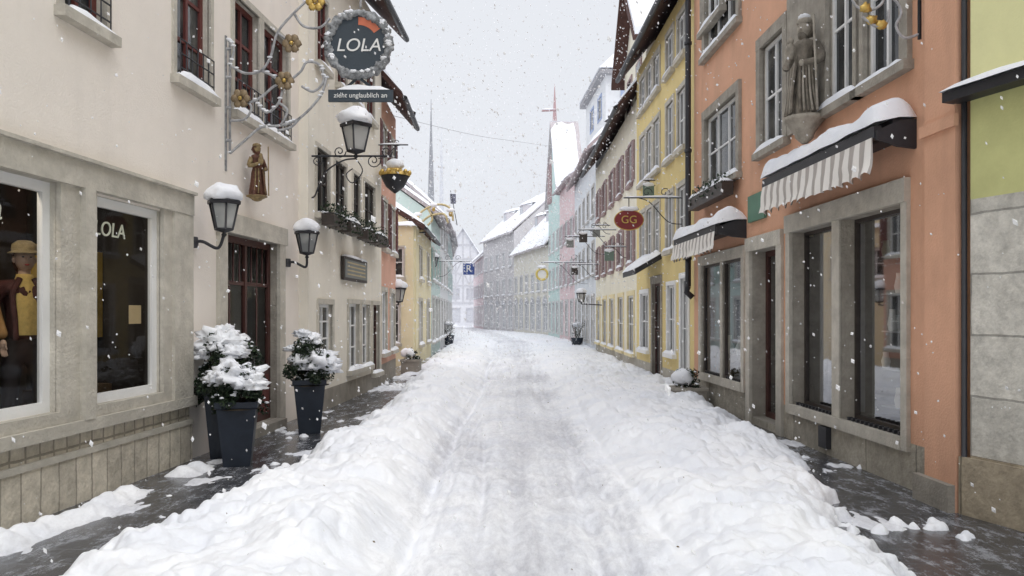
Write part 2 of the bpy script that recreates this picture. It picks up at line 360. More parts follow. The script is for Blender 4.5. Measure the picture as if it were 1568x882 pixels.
# --- left, near: cream shop house
creamA = surf('cream_plaster', (.87, .805, .73), .85, .05, 1.2, .25, 60, grime=.35)
P0 = gp(0, 815); P1 = gp(470, 635); dv = ((P1[0]-P0[0])/(P1[1]-P0[1]))
start = (P0[0]-dv*(P0[1]+6), -6.0)
L1 = Building('cream_shop_house', start, P1, 1, 9.5, creamA, plinth=None)
F = L1.F; ribbed = blocks('ribbed_plinth_stone', (.56, .51, .42), .16, .5, .012, .12, soldier=True, mortcol=.55)
zs0 = .66
L1.zones.append((-1, 99, 0, zs0, ribbed)); L1.zones.append((F.at(290, 0)[0], 99, 0, zs0, creamA))
L1.trim.box(F, 0, F.at(290, 0)[0], 0, .05, .40, .45, STONE)
L1.trim.box(F, 0, F.at(290, 0)[0], .0, .035, -.1, .40, blocks('plinth_ashlar', (.55, .50, .41), .21, .9, .010, .12, soldier=True, mortcol=.6))
L1.trim.box(F, 0, F.at(292, 0)[0], 0, .08, .60, .70, STONE)
shopk = dict(frame=WHITE, cols=1, rows=1, glass=SHOPG, fw=.085, sill=False, reveal=STONE)
u84 = F.at(86, 0)[0]; zt = 2.66
L1.window(u84-2.6, u84, .80, zt, depth=.10, **shopk)
ua, ub = F.at(142, 0)[0], F.at(245, 0)[0]
L1.window(ua, ub, .80, zt-.02, depth=.08, **shopk)
uc = F.at(130, 0)[0]; ud = F.at(287, 0)[0]
def sur(u0, u1, z0, z1, p=.04, m=STONE): L1.trim.box(F, u0, u1, -.01, p, z0, z1, m)
sur(u84+.0, uc-.12, .7, zt); sur(uc-.12, uc+.02, .7, zt, .09); sur(uc+.02, ua, .7, zt); sur(ub, ub+.16, .7, zt); sur(ub+.16, ud, .7, zt, .07)
sur(u84-2.9, ud, zt, zt+.22, .08); sur(u84-2.9, ud, zt+.22, zt+.25, .12); sur(u84-2.9, u84-2.6, .7, zt); sur(u84-2.6, u84, .7, .8); sur(ua, ub, .7, .8)
L1.window(u84-6.2, u84-3.2, .8, zt, depth=.13, **{**shopk, 'glass': GLASS, 'sill': False}); sur(u84-6.4, u84-2.9, zt, zt+.2, .06)
# door
da, db = F.at(343, 0)[0], F.at(424, 0)[0]; dz = 2.58
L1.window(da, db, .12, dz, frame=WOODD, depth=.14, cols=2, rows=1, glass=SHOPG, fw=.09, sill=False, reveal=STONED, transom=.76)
L1.trim.box(F, da-.2, da, -.01, .05, -.05, dz, STONE); L1.trim.box(F, db, db+.2, -.01, .05, -.05, dz, STONE); L1.trim.box(F, da-.24, db+.24, -.01, .07, dz, dz+.24, STONE)
L1.trim.box(F, da, db, -.6, .15, -.05, .118, STONED)
for q in range(9):
    u = da+.1+(db-da-.2)*q/8; L1.win.tube([F.w(u, -.10, 2.0), F.w(u, -.10, 2.5)], .012, WOODD)
L1.win.box(F, da+.05, db-.05, -.13, -.09, .12, .85, WOODD)
for q in (0, 1):
    a_ = da+.12+(db-da)*.5*q; b_ = a_+(db-da)*.5-.22
    L1.win.box(F, a_, b_, -.09, -.078, .22, .75, REDW); L1.win.box(F, a_+.2, a_+.24, -.10, -.09, .9, 1.95, WOODD)
# interior of shop
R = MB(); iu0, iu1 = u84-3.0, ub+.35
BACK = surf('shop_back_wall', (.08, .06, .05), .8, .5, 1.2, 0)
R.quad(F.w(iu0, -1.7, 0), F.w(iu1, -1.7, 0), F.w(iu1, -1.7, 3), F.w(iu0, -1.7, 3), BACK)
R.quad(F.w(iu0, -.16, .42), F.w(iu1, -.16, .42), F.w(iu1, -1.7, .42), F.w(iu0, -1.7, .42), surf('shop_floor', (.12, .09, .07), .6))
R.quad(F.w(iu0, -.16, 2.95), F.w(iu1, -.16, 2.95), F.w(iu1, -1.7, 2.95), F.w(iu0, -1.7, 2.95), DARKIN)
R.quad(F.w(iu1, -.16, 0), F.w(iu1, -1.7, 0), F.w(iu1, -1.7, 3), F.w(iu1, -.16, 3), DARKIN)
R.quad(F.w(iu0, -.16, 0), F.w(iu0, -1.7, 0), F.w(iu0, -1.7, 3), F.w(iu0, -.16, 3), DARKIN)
MUST = surf('mustard_curtain', (.42, .27, .05), .8, .5, 3, .2)
R.box(F, ua+.3, ub+.32, -.85, -.82, 1.35, 2.25, MUST)
R.box(F, ua-.5, ua+.1, -1.5, -1.44, .42, 2.5, surf('hanging_coat', (.09, .045, .03), .9, .5, 5))
R.box(F, ua+.2, ub-.1, -.8, -.45, .42, .9, surf('display_table', (.12, .08, .05), .6))
for k in range(5): R.lathe(F.w(ua+.28+k*.14, -.6, .9), [(.05, 0), (.055, .05), (.02, .11), (.02, .15)], surf('display_goods_%d' % k, [(.3, .08, .05), (.5, .4, .2), (.1, .2, .3), (.4, .3, .3), (.3, .3, .3)][k], .5))
for k in range(3): R.blob(F.w(ua+.3+k*.22, -.55, 1.08), .09, .09, .12, surf('dark_ornament', (.05, .07, .06), .5), seed=k)
R.box(F, ub-.42, ub-.22, -.075, -.07, 1.5, 1.68, surf('notice_paper', (.6, .45, .25), .8))
R.tube([F.w(u84-2.3, -1.45, 2.1), F.w(u84-.2, -1.45, 2.1)], .012, IRONG)
for k in range(9): R.blob(F.w(u84-2.1+k*.22, -1.45, 1.62), .06, .18, .46, surf('rail_cloth_%d' % (k % 3), [(.10, .04, .03), (.05, .045, .05), (.16, .10, .05)][k % 3], .9), seed=k, amp=.2)
R.obj('shop_interior', L1.e)
fill_light(F, u84-.5, -.22, 2.85, L1.e, 4.5); fill_light(F, u84-1.6, -.5, 2.85, L1.e, 3); fill_light(F, (ua+ub)/2, -.6, 2.85, L1.e, 4)
PALE = surf('pale_lettering', (.6, .62, .5), .6)
text('LOLA', F.w(F.at(176, 0)[0], -.05, F.at(172, 352)[1]), (F.t.x, F.t.y, 0), (0, 0, 1), .19, PALE, L1.e, shear=.15)
text('lola', F.w(F.at(-14, 0)[0], -.065, F.at(3, 318)[1]), (F.t.x, F.t.y, 0), (0, 0, 1), .26, PALE, L1.e, shear=.15)
# upper windows
for x0, x1 in ((95, 160), (268, 320), (357, 395), (402, 440)):
    u0, u1 = F.at(x0, 0)[0], F.at(x1, 0)[0]
    L1.window(u0, u1, 4.1, 5.55, frame=REDW, depth=.12, cols=2, rows=3, sur=STONE, sw=.07, fw=.07, snow=True)
    for z in (4.2, 4.35, 4.5): L1.trim.tube([F.w(u0, .06, z), F.w(u1, .06, z)], .009, IRON)
    k = int((u1-u0)/.12)
    for i in range(k+1):
        u = u0+(u1-u0)*i/k; L1.trim.tube([F.w(u, .06, 4.12), F.w(u, .06, 4.5)], .007, IRON)
for u in (u84-1.9, u84-4.2): L1.window(u, u+1, 4.1, 5.55, frame=REDW, sur=STONE, sw=.07)
for u in (2.0, 4.5, 7, 9.5, 12, 14.5, 16.2): L1.window(u, u+.9, 6.9, 8.2, frame=REDW, sur=STONE, sw=.07)
L1.roof(ov=.5); L1.finish()

# --- left second: cream house with dark windows
creamB = surf('pale_cream_plaster', (.82, .77, .67), .85, .07, 1.5, .25, 50, grime=.5)
A = gp(472, 640); B = gp(584, 590.6)
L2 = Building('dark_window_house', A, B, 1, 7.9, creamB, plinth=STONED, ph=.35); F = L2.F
for x0, x1 in ((484, 503), (512, 529), (540, 551), (557, 573)):
    L2.window(F.at(x0, 0)[0], F.at(x1, 0)[0], 3.2, 4.25, frame=WOODB, cols=2, rows=2, box=True, sur=STONE, sw=.06)
for x0, x1 in ((484, 500), (515, 530), (542, 553), (560, 572)):
    L2.window(F.at(x0, 0)[0], F.at(x1, 0)[0], 5.6, 6.7, frame=REDW, sur=STONE, sw=.06, shut=None)
for x0, x1, za in ((487, 508, .9), (533, 549, .55), (553, 565, .55), (570, 580, .35)):
    L2.window(F.at(x0, 0)[0], F.at(x1, 0)[0], za, 1.75 if x0 < 500 else 1.78, frame=WHITE if x0 < 560 else WOODD, sur=STONE, sw=.08, cols=2, rows=3, depth=.1)
sb = MB(); u0, u1 = F.at(521, 0)[0], F.at(557, 0)[0]; sb.box(F, u0, u1, .02, .07, 2.2, 2.62, WOODB); sb.box(F, u0+.06, u1-.06, .07, .08, 2.25, 2.57, GREY)
sb.slab(F, u0, u1, .0, .09, lambda n: 2.62, .05, seed=3)
for k in range(4): sb.box(F, u0+.2, u1-.2, .08, .083, 2.3+k*.07, 2.325+k*.07, surf('faded_gold', (.5, .42, .25)))
sb.obj('shop_signboard')
L2.roof(ov=.5, pitch=48); L2.finish()
# --- left third: salmon
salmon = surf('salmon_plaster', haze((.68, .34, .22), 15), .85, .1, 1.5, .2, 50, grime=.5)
A = (B[0]-.04, B[1]+.01); B = gp(606, 575)
L3 = Building('salmon_house', A, B, 1, 6.6, salmon, plinth=STONED)
L3.rows(2, [(3.1, 4.2), (4.9, 5.9)], .7, sur=STONE, sw=.07, shut=REDW); L3.rows(2, [(.7, 2.1)], .8, sur=STONE)
L3.roof(ov=.5); L3.finish()
# --- yellow low house with wall facing us, and pale row behind
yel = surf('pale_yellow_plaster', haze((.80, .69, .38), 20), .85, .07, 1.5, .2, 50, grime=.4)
L4 = Building('pale_yellow_house', (-2.94, 23), (-3.05, 28.3), 1, 4.3, yel, depth=5)
L4.rows(2, [(2.7, 3.7)], .8, sur=STONE, sw=.07); L4.rows(2, [(.6, 2.0)], 1.0, sur=STONE)
L4.roof(ov=.25, pitch=32); L4.finish()
fb = Building('yellow_gable_annexe', (-6.5, 22.7), (-2.98, 22.7), 1, 4.25, yel, depth=.29)
fb.rows(3, [(2.7, 3.6)], .6, sur=STONE, sw=.05); fb.window(2.5, 3.1, .7, 1.9, sur=STONE, sw=.05)
fb.roofm.slab(fb.F, -.1, 3.6, .1, -.35, lambda n: 4.25, .15); fb.finish()
segsL = [((-3.05, 28.3), (-3.25, 34), 5.4, (.45, .60, .52)), ((-3.25, 34), (-3.5, 41), 6.0, (.66, .66, .62)), ((-3.5, 41), (-4.0, 50), 6.2, (.5, .6, .55)), ((-4.0, 50), (-5.2, 62), 6.4, (.6, .55, .4)), ((-5.2, 62), (-7.6, 80), 6.4, (.55, .5, .45))]
for i, (a, b, h, c) in enumerate(segsL):
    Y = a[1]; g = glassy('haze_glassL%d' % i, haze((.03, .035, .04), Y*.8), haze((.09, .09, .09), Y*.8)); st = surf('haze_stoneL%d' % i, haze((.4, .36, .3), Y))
    b_ = Building('pale_townhouse', a, b, 1, h, surf('hazed_plasterL%d' % i, haze(c, Y*.9), .85, .08, 1.2, .1, 30, grime=.3), depth=7)
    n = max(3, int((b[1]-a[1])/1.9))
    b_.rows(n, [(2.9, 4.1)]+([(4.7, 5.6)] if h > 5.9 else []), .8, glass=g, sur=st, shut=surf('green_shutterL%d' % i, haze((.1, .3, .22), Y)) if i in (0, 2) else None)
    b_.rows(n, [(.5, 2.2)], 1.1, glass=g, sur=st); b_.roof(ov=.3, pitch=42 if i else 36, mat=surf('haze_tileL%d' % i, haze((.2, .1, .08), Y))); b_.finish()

# --- right far side of view: stone and yellow-green
ashlar = blocks('ashlar_stone', (.60, .575, .51), .85, .48, .010, .2, mortcol=.6)
A = gp(1486, 790); B = gp(1568, 813); d = Vector(B)-Vector(A); d.normalize(); E = (A[0]-d.x*-1*11, A[1]+d.y*11)
green = surf('yellow_green_plaster', (.80, .78, .42), .85, .08, 1.3, .25, 50, grime=.3)
R0 = Building('stone_base_house', E, A, -1, 9, green)
F = R0.F; Lr = F.L; R0.zones += [(-1, 99, 0, .48, blocks('rough_plinth', (.38, .32, .23), .8, .5, .01, .25)), (-1, 99, .48, 2.9, ashlar), (-1, 99, 2.9, 3.3, surf('olive_band', (.58, .58, .26), .85))]
R0.trim.box(F, -.1, Lr+.12, 0, .16, 3.28, 3.36, IRON); R0.trim.slab(F, -.1, Lr+.12, 0, .2, lambda n: 3.36, .05, seed=4)
R0.trim.box(F, 0, Lr+.08, 0, .03, -.1, .46, MATS['rough_plinth'])
for k in range(3): R0.window(Lr-4.2-k*2.6, Lr-2.8-k*2.6, .9, 2.5, sur=STONE, sill=True)
for k in range(4): R0.window(Lr-3.4-k*2.4, Lr-2.4-k*2.4, 4.3, 5.7, sur=STONE)
R0.roof(); R0.finish()
# --- right orange shop
orange = surf('orange_plaster', (.71, .40, .26), .85, .12, 1.3, .3, 50, grime=.8)
A = gp(1481, 785.5); B = gp(1063, 611.5)
R1 = Building('orange_shop_house', A, B, -1, 10, orange); F = R1.F
R1.zones.append((-1, 99, 0, .42, blocks('dark_plinth_stone', (.36, .33, .27), .9, .5, .01, .25)))
def RW(x0, x1, z0, z1, **k):
    ua, ub = F.at(x0, 0)[0], F.at(x1, 0)[0]; R1.window(min(ua, ub), max(ua, ub), z0, z1, **k); return min(ua, ub), max(ua, ub)
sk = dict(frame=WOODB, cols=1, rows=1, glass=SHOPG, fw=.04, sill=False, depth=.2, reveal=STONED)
s1 = RW(1287, 1385, .46, 2.62, **sk); s2 = RW(1213, 1276, .46, 2.62, **sk)
dd = RW(1151, 1192, .1, 2.5, **{**sk, 'frame': WOODD, 'fw': .08, 'depth': .25}); w1 = RW(1107, 1138, .55, 2.45, **{**sk, 'depth': .07}); w2 = RW(1076, 1104, .55, 2.45, **{**sk, 'depth': .07})
T = R1.trim
def rs(u0, u1, z0, z1, p=.04, m=STONE): T.box(F, u0, u1, -.01, p, z0, z1, m)
rs(s1[0]-.1, s1[0], .34, 2.62); rs(s1[1], s2[0], .46, 2.62, .02); rs(s2[1], s2[1]+.12, .34, 2.62); rs(s1[0]-.1, s2[1]+.12, 2.62, 2.84, .06); rs(s1[0], s2[1], .34, .46, .05)
rs(dd[0]-.18, dd[0], 0, 2.5); rs(dd[1], dd[1]+.16, 0, 2.5); rs(dd[0]-.18, dd[1]+.16, 2.5, 2.7, .05)
rs(w1[0]-.12, w1[0], .42, 2.45); rs(w1[1], w2[0], .55, 2.45, .02); rs(w2[1], w2[1]+.15, .42, 2.45); rs(w1[0]-.12, w2[1]+.15, 2.45, 2.62, .05); rs(w1[0], w2[1], .42, .55, .05)
T.box(F, .0, .42, .002, .10, -.1, 9.9, orange)
T.box(F, -.0, .50, .1, .16, -.1, .22, STONED)
T.box(F, -.03, .46, .09, .13, 3.1, 3.2, orange)
T.box(F, s2[0]+.05, s2[0]+.25, .0, .06, .08, .32, IRON)
for a_, b_ in (s1, s2, w1, w2):
    for k in range(int((b_-a_)/.09)): T.box(F, a_+k*.09, a_+k*.09+.03, -.05, .0, .46 if a_ < w1[0]-.01 else .55, (.46 if a_ < w1[0]-.01 else .55)+.035, IRON)
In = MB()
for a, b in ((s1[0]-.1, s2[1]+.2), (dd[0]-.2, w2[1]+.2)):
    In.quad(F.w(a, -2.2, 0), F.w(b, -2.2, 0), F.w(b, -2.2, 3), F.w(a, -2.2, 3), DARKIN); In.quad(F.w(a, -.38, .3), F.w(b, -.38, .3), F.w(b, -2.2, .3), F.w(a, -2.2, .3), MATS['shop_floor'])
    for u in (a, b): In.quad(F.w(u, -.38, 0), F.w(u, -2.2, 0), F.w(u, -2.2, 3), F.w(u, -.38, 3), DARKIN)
PINK = surf('curtain_grey', (.22, .22, .24), .9, .3, 3)
cv = []; nC = 40
for i in range(nC+1):
    u = s2[0]+(s2[1]-s2[0])*i/nC
    for z in (.5, 2.6): cv.append(F.w(u, -.36+.03*math.sin(i*1.1), z))
In.add(cv, [(2*i, 2*i+2, 2*i+3, 2*i+1) for i in range(nC)], PINK, True)
for k in range(5):
    In.box(F, s1[0]+.05, s1[1]-.1, -.75, -.40, .6+k*.4, .615+k*.4, surf('shelf', (.3, .3, .3), .4))
    for j in range(9):
        c_ = surf('jar%d' % ((j+k) % 5), [(.25, .3, .28), (.5, .45, .35), (.12, .2, .12), (.4, .14, .08), (.6, .6, .58)][(j+k) % 5], .3)
        In.lathe(F.w(s1[0]+.12+j*.13, -.45-.12*((j*7+k) % 3), .615+k*.4), [(.035, 0), (.05, .07), (.03, .13+.02*(j % 4)), (.03, .17+.02*(j % 4))], c_, 8)
for j in range(7): In.lathe(F.w(w1[0]+.1+j*.3, -.4-.1*(j % 2), .9), [(.06, 0), (.09, .12), (.04, .22), (.05, .32)], surf('jar%d' % (j % 5), (.3, .3, .3)), 10)
In.box(F, w1[0], w2[1], -.8, -.25, .55, .9, surf('display_table', (.2, .2, .2)))
m, nt, b = new_mat('lamp_bulb'); b.inputs['Emission Color'].default_value = (1, .72, .35, 1); b.inputs['Emission Strength'].default_value = 14
BULB = m
In.blob(F.w(F.at(1352, 0)[0], -.38, 2.25), .035, .035, .05, BULB, amp=0); In.blob(F.w(w1[0]+.4, -.4, 1.5), .04, .04, .05, BULB, amp=0)
In.tube([F.w(F.at(1352, 0)[0], -.38, 2.3), F.w(F.at(1352, 0)[0], -.38, 2.8)], .006, IRON)
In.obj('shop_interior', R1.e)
T.box(F, F.at(1175, 0)[0], F.at(1150, 0)[0], .01, .05, 2.92, 3.3, surf('green_plaque', (.10, .22, .15), .5))
uk = dict(frame=WHITE, sur=STONED, sw=.14, depth=.08, sp=.05)
RW(1082, 1131, 3.75, 5.0, cols=3, rows=2, **uk); RW(1082, 1131, 6.1, 7.4, cols=3, rows=2, **uk)
RW(1168, 1203, 3.85, 5.3, cols=2, rows=2, **uk); RW(1270, 1312, 3.9, 5.6, cols=2, rows=2, **uk); RW(1328, 1384, 3.9, 5.6, cols=2, rows=2, **uk)
rs(F.at(1262, 0)[0], F.at(1210, 0)[0], 3.85, 5.6, .045, STONED)
for u in (.7, 2.6, 4.6, 6.3): R1.window(u, u+1, 6.6, 8, **uk)
ub0, ub1 = F.at(1133, 0)[0], F.at(1078, 0)[0]
T.box(F, ub0, ub1, .1, .28, 3.42, 3.62, WOODB); leaves(T, F, ub0, ub1, .08, .3, 3.5, 3.78, 420); T.slab(F, ub0, ub1, .1, .28, lambda n: 3.63, .07, rough=1.7)
R1.roof(ov=.5); R1.finish()
# awnings
def awning(u0, u1, ztop, proj, drop, name):
    a = empty(name); mb = MB()
    mb.box(F, u0, u1, .0, .2, ztop-.16, ztop, IRON)
    prof = [(.1, ztop-.04), (proj*.7, ztop-.1), (proj, ztop-.15), (proj+.02, ztop-.17)]
    for q0, q1 in ((u0-.04, u0), (u1, u1+.04)):
        mb.add([F.w(q, n, z) for q in (q0, q1) for n, z in ((0, ztop-.01), (proj*.5, ztop-.03), (proj+.03, ztop-.12), (proj+.03, ztop-.2), (proj*.5, ztop-.26), (0, ztop-.28))], [(0, 1, 2, 3, 4, 5), (6, 7, 8, 9, 10, 11)]+[(k, (k+1) % 6, (k+1) % 6+6, k+6) for k in range(6)], IRON)
    mb.box(F, u0, u1, proj-.03, proj+.04, ztop-.18, ztop-.07, IRON)
    for (n0, z0), (n1, z1) in zip(prof[:-1], prof[1:]): mb.quad(F.w(u0, n0, z0), F.w(u1, n0, z0), F.w(u1, n1, z1), F.w(u0, n1, z1), STRIPE)
    mb.obj('cassette', a)
    v = MB(); nu = int((u1-u0)/.02); vs = []
    for i in range(nu+1):
        u = u0+.02+(u1-u0-.04)*i/nu
        for j in range(6):
            t = j/5; dr = drop*(1+.05*math.sin(u*28.56)); n = proj+.045+.03*t+.028*math.sin(u*31.4)*t+.04*noise.noise(Vector((u*2, t*2, 0)))*t
            vs.append(F.w(u, n, ztop-.17-dr*t-(.035*abs(math.sin(u*15.7)) if j == 5 else 0)))
    v.add(vs, [(i*6+j, (i+1)*6+j, (i+1)*6+j+1, i*6+j+1) for i in range(nu) for j in range(5)], STRIPE, True); v.obj('valance', a)
    s = MB(); s.slab(F, u0-.05, u1+.05, -.0, proj+.06, lambda n: ztop-.22*max(0, n-.16), .16, seed=u0, du=.05, nn=10, rough=.7); s.obj('snow', a)
F = R1.F
awning(F.at(1400, 0)[0], F.at(1400, 0)[0]+2.75, 3.36, .33, .32, 'striped_awning')
awning(F.at(1142, 0)[0], F.at(1070, 0)[0], 3.0, .42, .27, 'striped_awning')
dp = MB(); q = F.w(F.L-.02, .12, 0); dp.tube([(q[0], q[1], z) for z in (2.1, 5, 9.5)], .055, IRON, 10); dp.tube([(q[0], q[1], 2.1), (q[0]-.03, q[1], 2.0), (q[0]+.08, q[1], 1.9)], .055, IRON, 10)
for z in (2.6, 4.6, 6.6, 8): dp.lathe((q[0], q[1], z), [(.07, 0), (.07, .05)], IRON)
dp.obj('drainpipe')
dp = MB(); q = F.w(-.04, .05, 0); dp.tube([(q[0], q[1], z) for z in (.3, 5, 9)], .022, IRON, 8); dp.obj('drainpipe')

# --- right yellow house
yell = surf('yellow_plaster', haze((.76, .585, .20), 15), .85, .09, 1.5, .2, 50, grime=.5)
A = (3.42, 14.0); B = (3.32, 20.0)
R2 = Building('yellow_house', A, B, -1, 8.0, yell, plinth=STONE, ph=.4); F = R2.F
for z0, z1 in ((2.95, 4.15), (4.9, 6.1), (6.75, 7.6)):
    for u0, u1 in ((.7, 1.35), (1.75, 2.4), (3.1, 3.75), (3.95, 4.6), (4.8, 5.45)): R2.window(u0, u1, z0, z1, sur=STONE, sw=.09)
R2.window(.5, 1.1, .3, 2.3, sur=WHITE, sill=False); R2.window(1.6, 2.3, .75, 2.2, sur=WHITE, sw=.08)
R2.window(3.0, 3.9, .1, 2.3, frame=WOODD, sur=STONED, sw=.16, sill=False, depth=.1); R2.window(4.4, 5.4, .7, 2.1, sur=WHITE)
R2.roof(ov=.45, pitch=52, snow=.18); R2.finish()
cn = MB(); cn.add([F.w(u, n, z) for (n, z) in ((0, 2.95), (.6, 2.6)) for u in (2.9, 4.6)]+[F.w(u, n, z-.12) for (n, z) in ((0, 2.95), (.6, 2.6)) for u in (2.9, 4.6)], [(0, 1, 3, 2), (4, 5, 7, 6), (2, 3, 7, 6), (0, 2, 6, 4), (1, 3, 7, 5)], IRON)
cn.slab(F, 2.88, 4.62, .0, .62, lambda n: 2.96-n*.58, .13, seed=8); cn.obj('door_canopy')
# --- cream half-gabled
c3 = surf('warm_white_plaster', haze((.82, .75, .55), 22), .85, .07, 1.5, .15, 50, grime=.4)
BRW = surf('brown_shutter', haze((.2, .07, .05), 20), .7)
A = B; B = (3.35, 30)
R3 = Building('cream_gabled_house', A, B, -1, 7.3, c3, plinth=STONE); F = R3.F
R3.rows(5, [(3.0, 4.1), (5.2, 6.3)], .7, sur=BRW, sw=.06, shut=BRW)
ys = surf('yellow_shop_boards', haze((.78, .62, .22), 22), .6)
R3.rows(5, [(.5, 2.1)], 1.1, sur=ys, sw=.12); R3.roof(ov=.5, pitch=52)
g = MB(); u0, u1, zt2 = .3, 4.2, 9.2
g.quad(F.w(u0, -.3, 7.2), F.w(u1, -.3, 7.2), F.w(u1, -.3, zt2), F.w(u0, -.3, zt2), c3); g.add([F.w(u0, -.3, zt2), F.w(u1, -.3, zt2), F.w((u0+u1)/2, -.3, 11.3)], [(0, 1, 2)], c3)
for u in (u0, u1): g.quad(F.w(u, -.3, 7.2), F.w(u, -4, 7.2), F.w(u, -4, zt2), F.w(u, -.3, zt2), c3)
for ua_, ub_ in ((u0-.3, (u0+u1)/2), (u1+.3, (u0+u1)/2)):
    zb = zt2-.32
    g.add([F.w(u, n, z+dz) for dz in (0, .16) for n in (.1, -4) for (u, z) in ((ua_, zb), (ub_, 11.3))], [(0, 1, 3, 2), (4, 5, 7, 6), (0, 1, 5, 4), (0, 2, 6, 4)], TILE)
    g.add([F.w(u, n, z+dz) for dz in (.165, .38) for n in (.05, -4) for (u, z) in ((ua_, zb), (ub_, 11.3))], [(0, 1, 3, 2), (4, 5, 7, 6), (0, 1, 5, 4), (0, 2, 6, 4)], SNOW)
for uu in (.9, 2.6):
    for zz in (7.7,): g.box(F, uu, uu+.9, -.3, -.26, zz, zz+1.1, BRW); g.box(F, uu+.12, uu+.78, -.26, -.25, zz+.1, zz+1.0, GLASS)
g.obj('gabled_dormer', R3.e); R3.finish()
# --- the rest of the right side, curving to the left
segsR = [((3.35, 30), (3.34, 40), 8.3, (.68, .70, .72), 0, 5, 45, 0), ((3.34, 40), (2.92, 46), 9.0, (.72, .42, .40), 0, 3, 30, 0), ((2.92, 46), (2.53, 52), 9.2, (.34, .60, .50), 1, 3, 58, 0),
         ((2.53, 52), (.16, 62), 6.4, (.66, .58, .36), 0, 6, 50, 3), ((.16, 62), (-2.75, 72), 8.4, (.28, .20, .15), 0, 5, 42, 2), ((-2.75, 72), (-4.3, 84), 7.2, (.62, .16, .12), 0, 5, 42, 0)]
nm = ['white_house', 'pink_house', 'mint_gabled_house', 'beige_arcade_house', 'grey_brown_house', 'red_house']
for i, (a, b, h, c, gb, n, pt, dm) in enumerate(segsR):
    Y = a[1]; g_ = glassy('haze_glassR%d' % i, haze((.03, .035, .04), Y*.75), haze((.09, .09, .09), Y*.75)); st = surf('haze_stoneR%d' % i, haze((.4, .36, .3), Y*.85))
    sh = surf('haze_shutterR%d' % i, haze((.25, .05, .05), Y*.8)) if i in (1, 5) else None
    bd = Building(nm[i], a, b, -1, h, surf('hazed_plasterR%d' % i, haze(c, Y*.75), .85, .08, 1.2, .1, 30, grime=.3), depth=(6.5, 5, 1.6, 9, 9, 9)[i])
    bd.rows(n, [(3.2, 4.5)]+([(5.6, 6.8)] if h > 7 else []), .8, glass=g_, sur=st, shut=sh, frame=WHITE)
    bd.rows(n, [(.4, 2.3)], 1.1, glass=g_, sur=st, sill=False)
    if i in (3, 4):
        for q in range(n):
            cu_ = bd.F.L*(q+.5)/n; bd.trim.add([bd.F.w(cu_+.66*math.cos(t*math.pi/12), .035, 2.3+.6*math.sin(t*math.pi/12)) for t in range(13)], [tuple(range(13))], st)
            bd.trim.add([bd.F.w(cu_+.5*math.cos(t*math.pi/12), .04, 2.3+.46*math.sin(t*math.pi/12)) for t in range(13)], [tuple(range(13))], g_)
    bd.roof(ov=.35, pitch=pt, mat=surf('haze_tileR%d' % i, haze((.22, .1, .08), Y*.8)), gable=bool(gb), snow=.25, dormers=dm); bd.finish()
# tall tower house with hipped snow roof
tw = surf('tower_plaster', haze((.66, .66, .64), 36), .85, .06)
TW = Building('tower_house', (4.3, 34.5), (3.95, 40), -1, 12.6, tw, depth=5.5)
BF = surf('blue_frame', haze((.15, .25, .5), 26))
TW.window(1.0, 1.9, 10.9, 11.9, sur=BF, sill=False); TW.window(3.2, 4.1, 10.9, 11.9, sur=BF, sill=False)
F = TW.F; r = TW.roofm
r.box(F, -.3, F.L+.3, -5.8, .3, 12.55, 12.75, surf('tower_eaves', haze((.1, .08, .08), 26))); base = [F.w(u, n, 12.8) for u, n in ((-.35, .35), (F.L+.35, .35), (F.L+.35, -5.85), (-.35, -5.85))]; top = [F.w(u, -2.7, 16) for u in (1.8, F.L-1.8)]
r.add(base+top, [(0, 1, 5, 4), (1, 2, 5), (2, 3, 4, 5), (3, 0, 4), (0, 1, 2, 3)], SNOW)
G = Frame(F.w(0, -5.5, 0)[:2], F.w(0, 0, 0)[:2], 1); TW.win.box(G, 4.0, 4.8, -.05, .05, 10.9, 11.9, BF); TW.win.box(G, 4.15, 4.65, -.07, .07, 11.05, 11.75, GLASS); TW.finish()
# half-timbered house closing the street
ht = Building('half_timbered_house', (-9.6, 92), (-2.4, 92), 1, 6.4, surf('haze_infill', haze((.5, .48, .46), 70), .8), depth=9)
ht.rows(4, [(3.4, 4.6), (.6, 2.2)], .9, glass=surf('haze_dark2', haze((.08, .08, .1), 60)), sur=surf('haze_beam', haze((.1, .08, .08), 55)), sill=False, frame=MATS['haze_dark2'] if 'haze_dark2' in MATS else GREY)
BM = MATS['haze_beam']; F = ht.F; tn = math.tan(math.radians(57)); ap = 6.4+F.L/2*tn
for z in (2.8, 4.9, 6.4, 8.2, 9.9):
    x0 = max(0, (z-6.4)/tn); ht.trim.box(F, x0, F.L-x0, .0, .06, z, z+.22, BM)
for k in range(9):
    u = F.L*k/8; zt3 = 6.4+min(u, F.L-u)*tn; ht.trim.box(F, max(0, u-.1), min(F.L, u+.1), .0, .05, 2.8, max(zt3, 6.4), BM)
for k in range(8):
    u = F.L*(k+.5)/8; d = .4 if k % 2 else -.4
    for z in (4.9, 6.5): ht.trim.add([F.w(u-d-.08, .055, z+.1), F.w(u-d+.08, .055, z+.1), F.w(u+d+.08, .055, z+1.7), F.w(u+d-.08, .055, z+1.7)], [(0, 1, 2, 3)], BM)
ht.roof(gable=True, pitch=57, mat=BM, snow=.12); ht.finish()
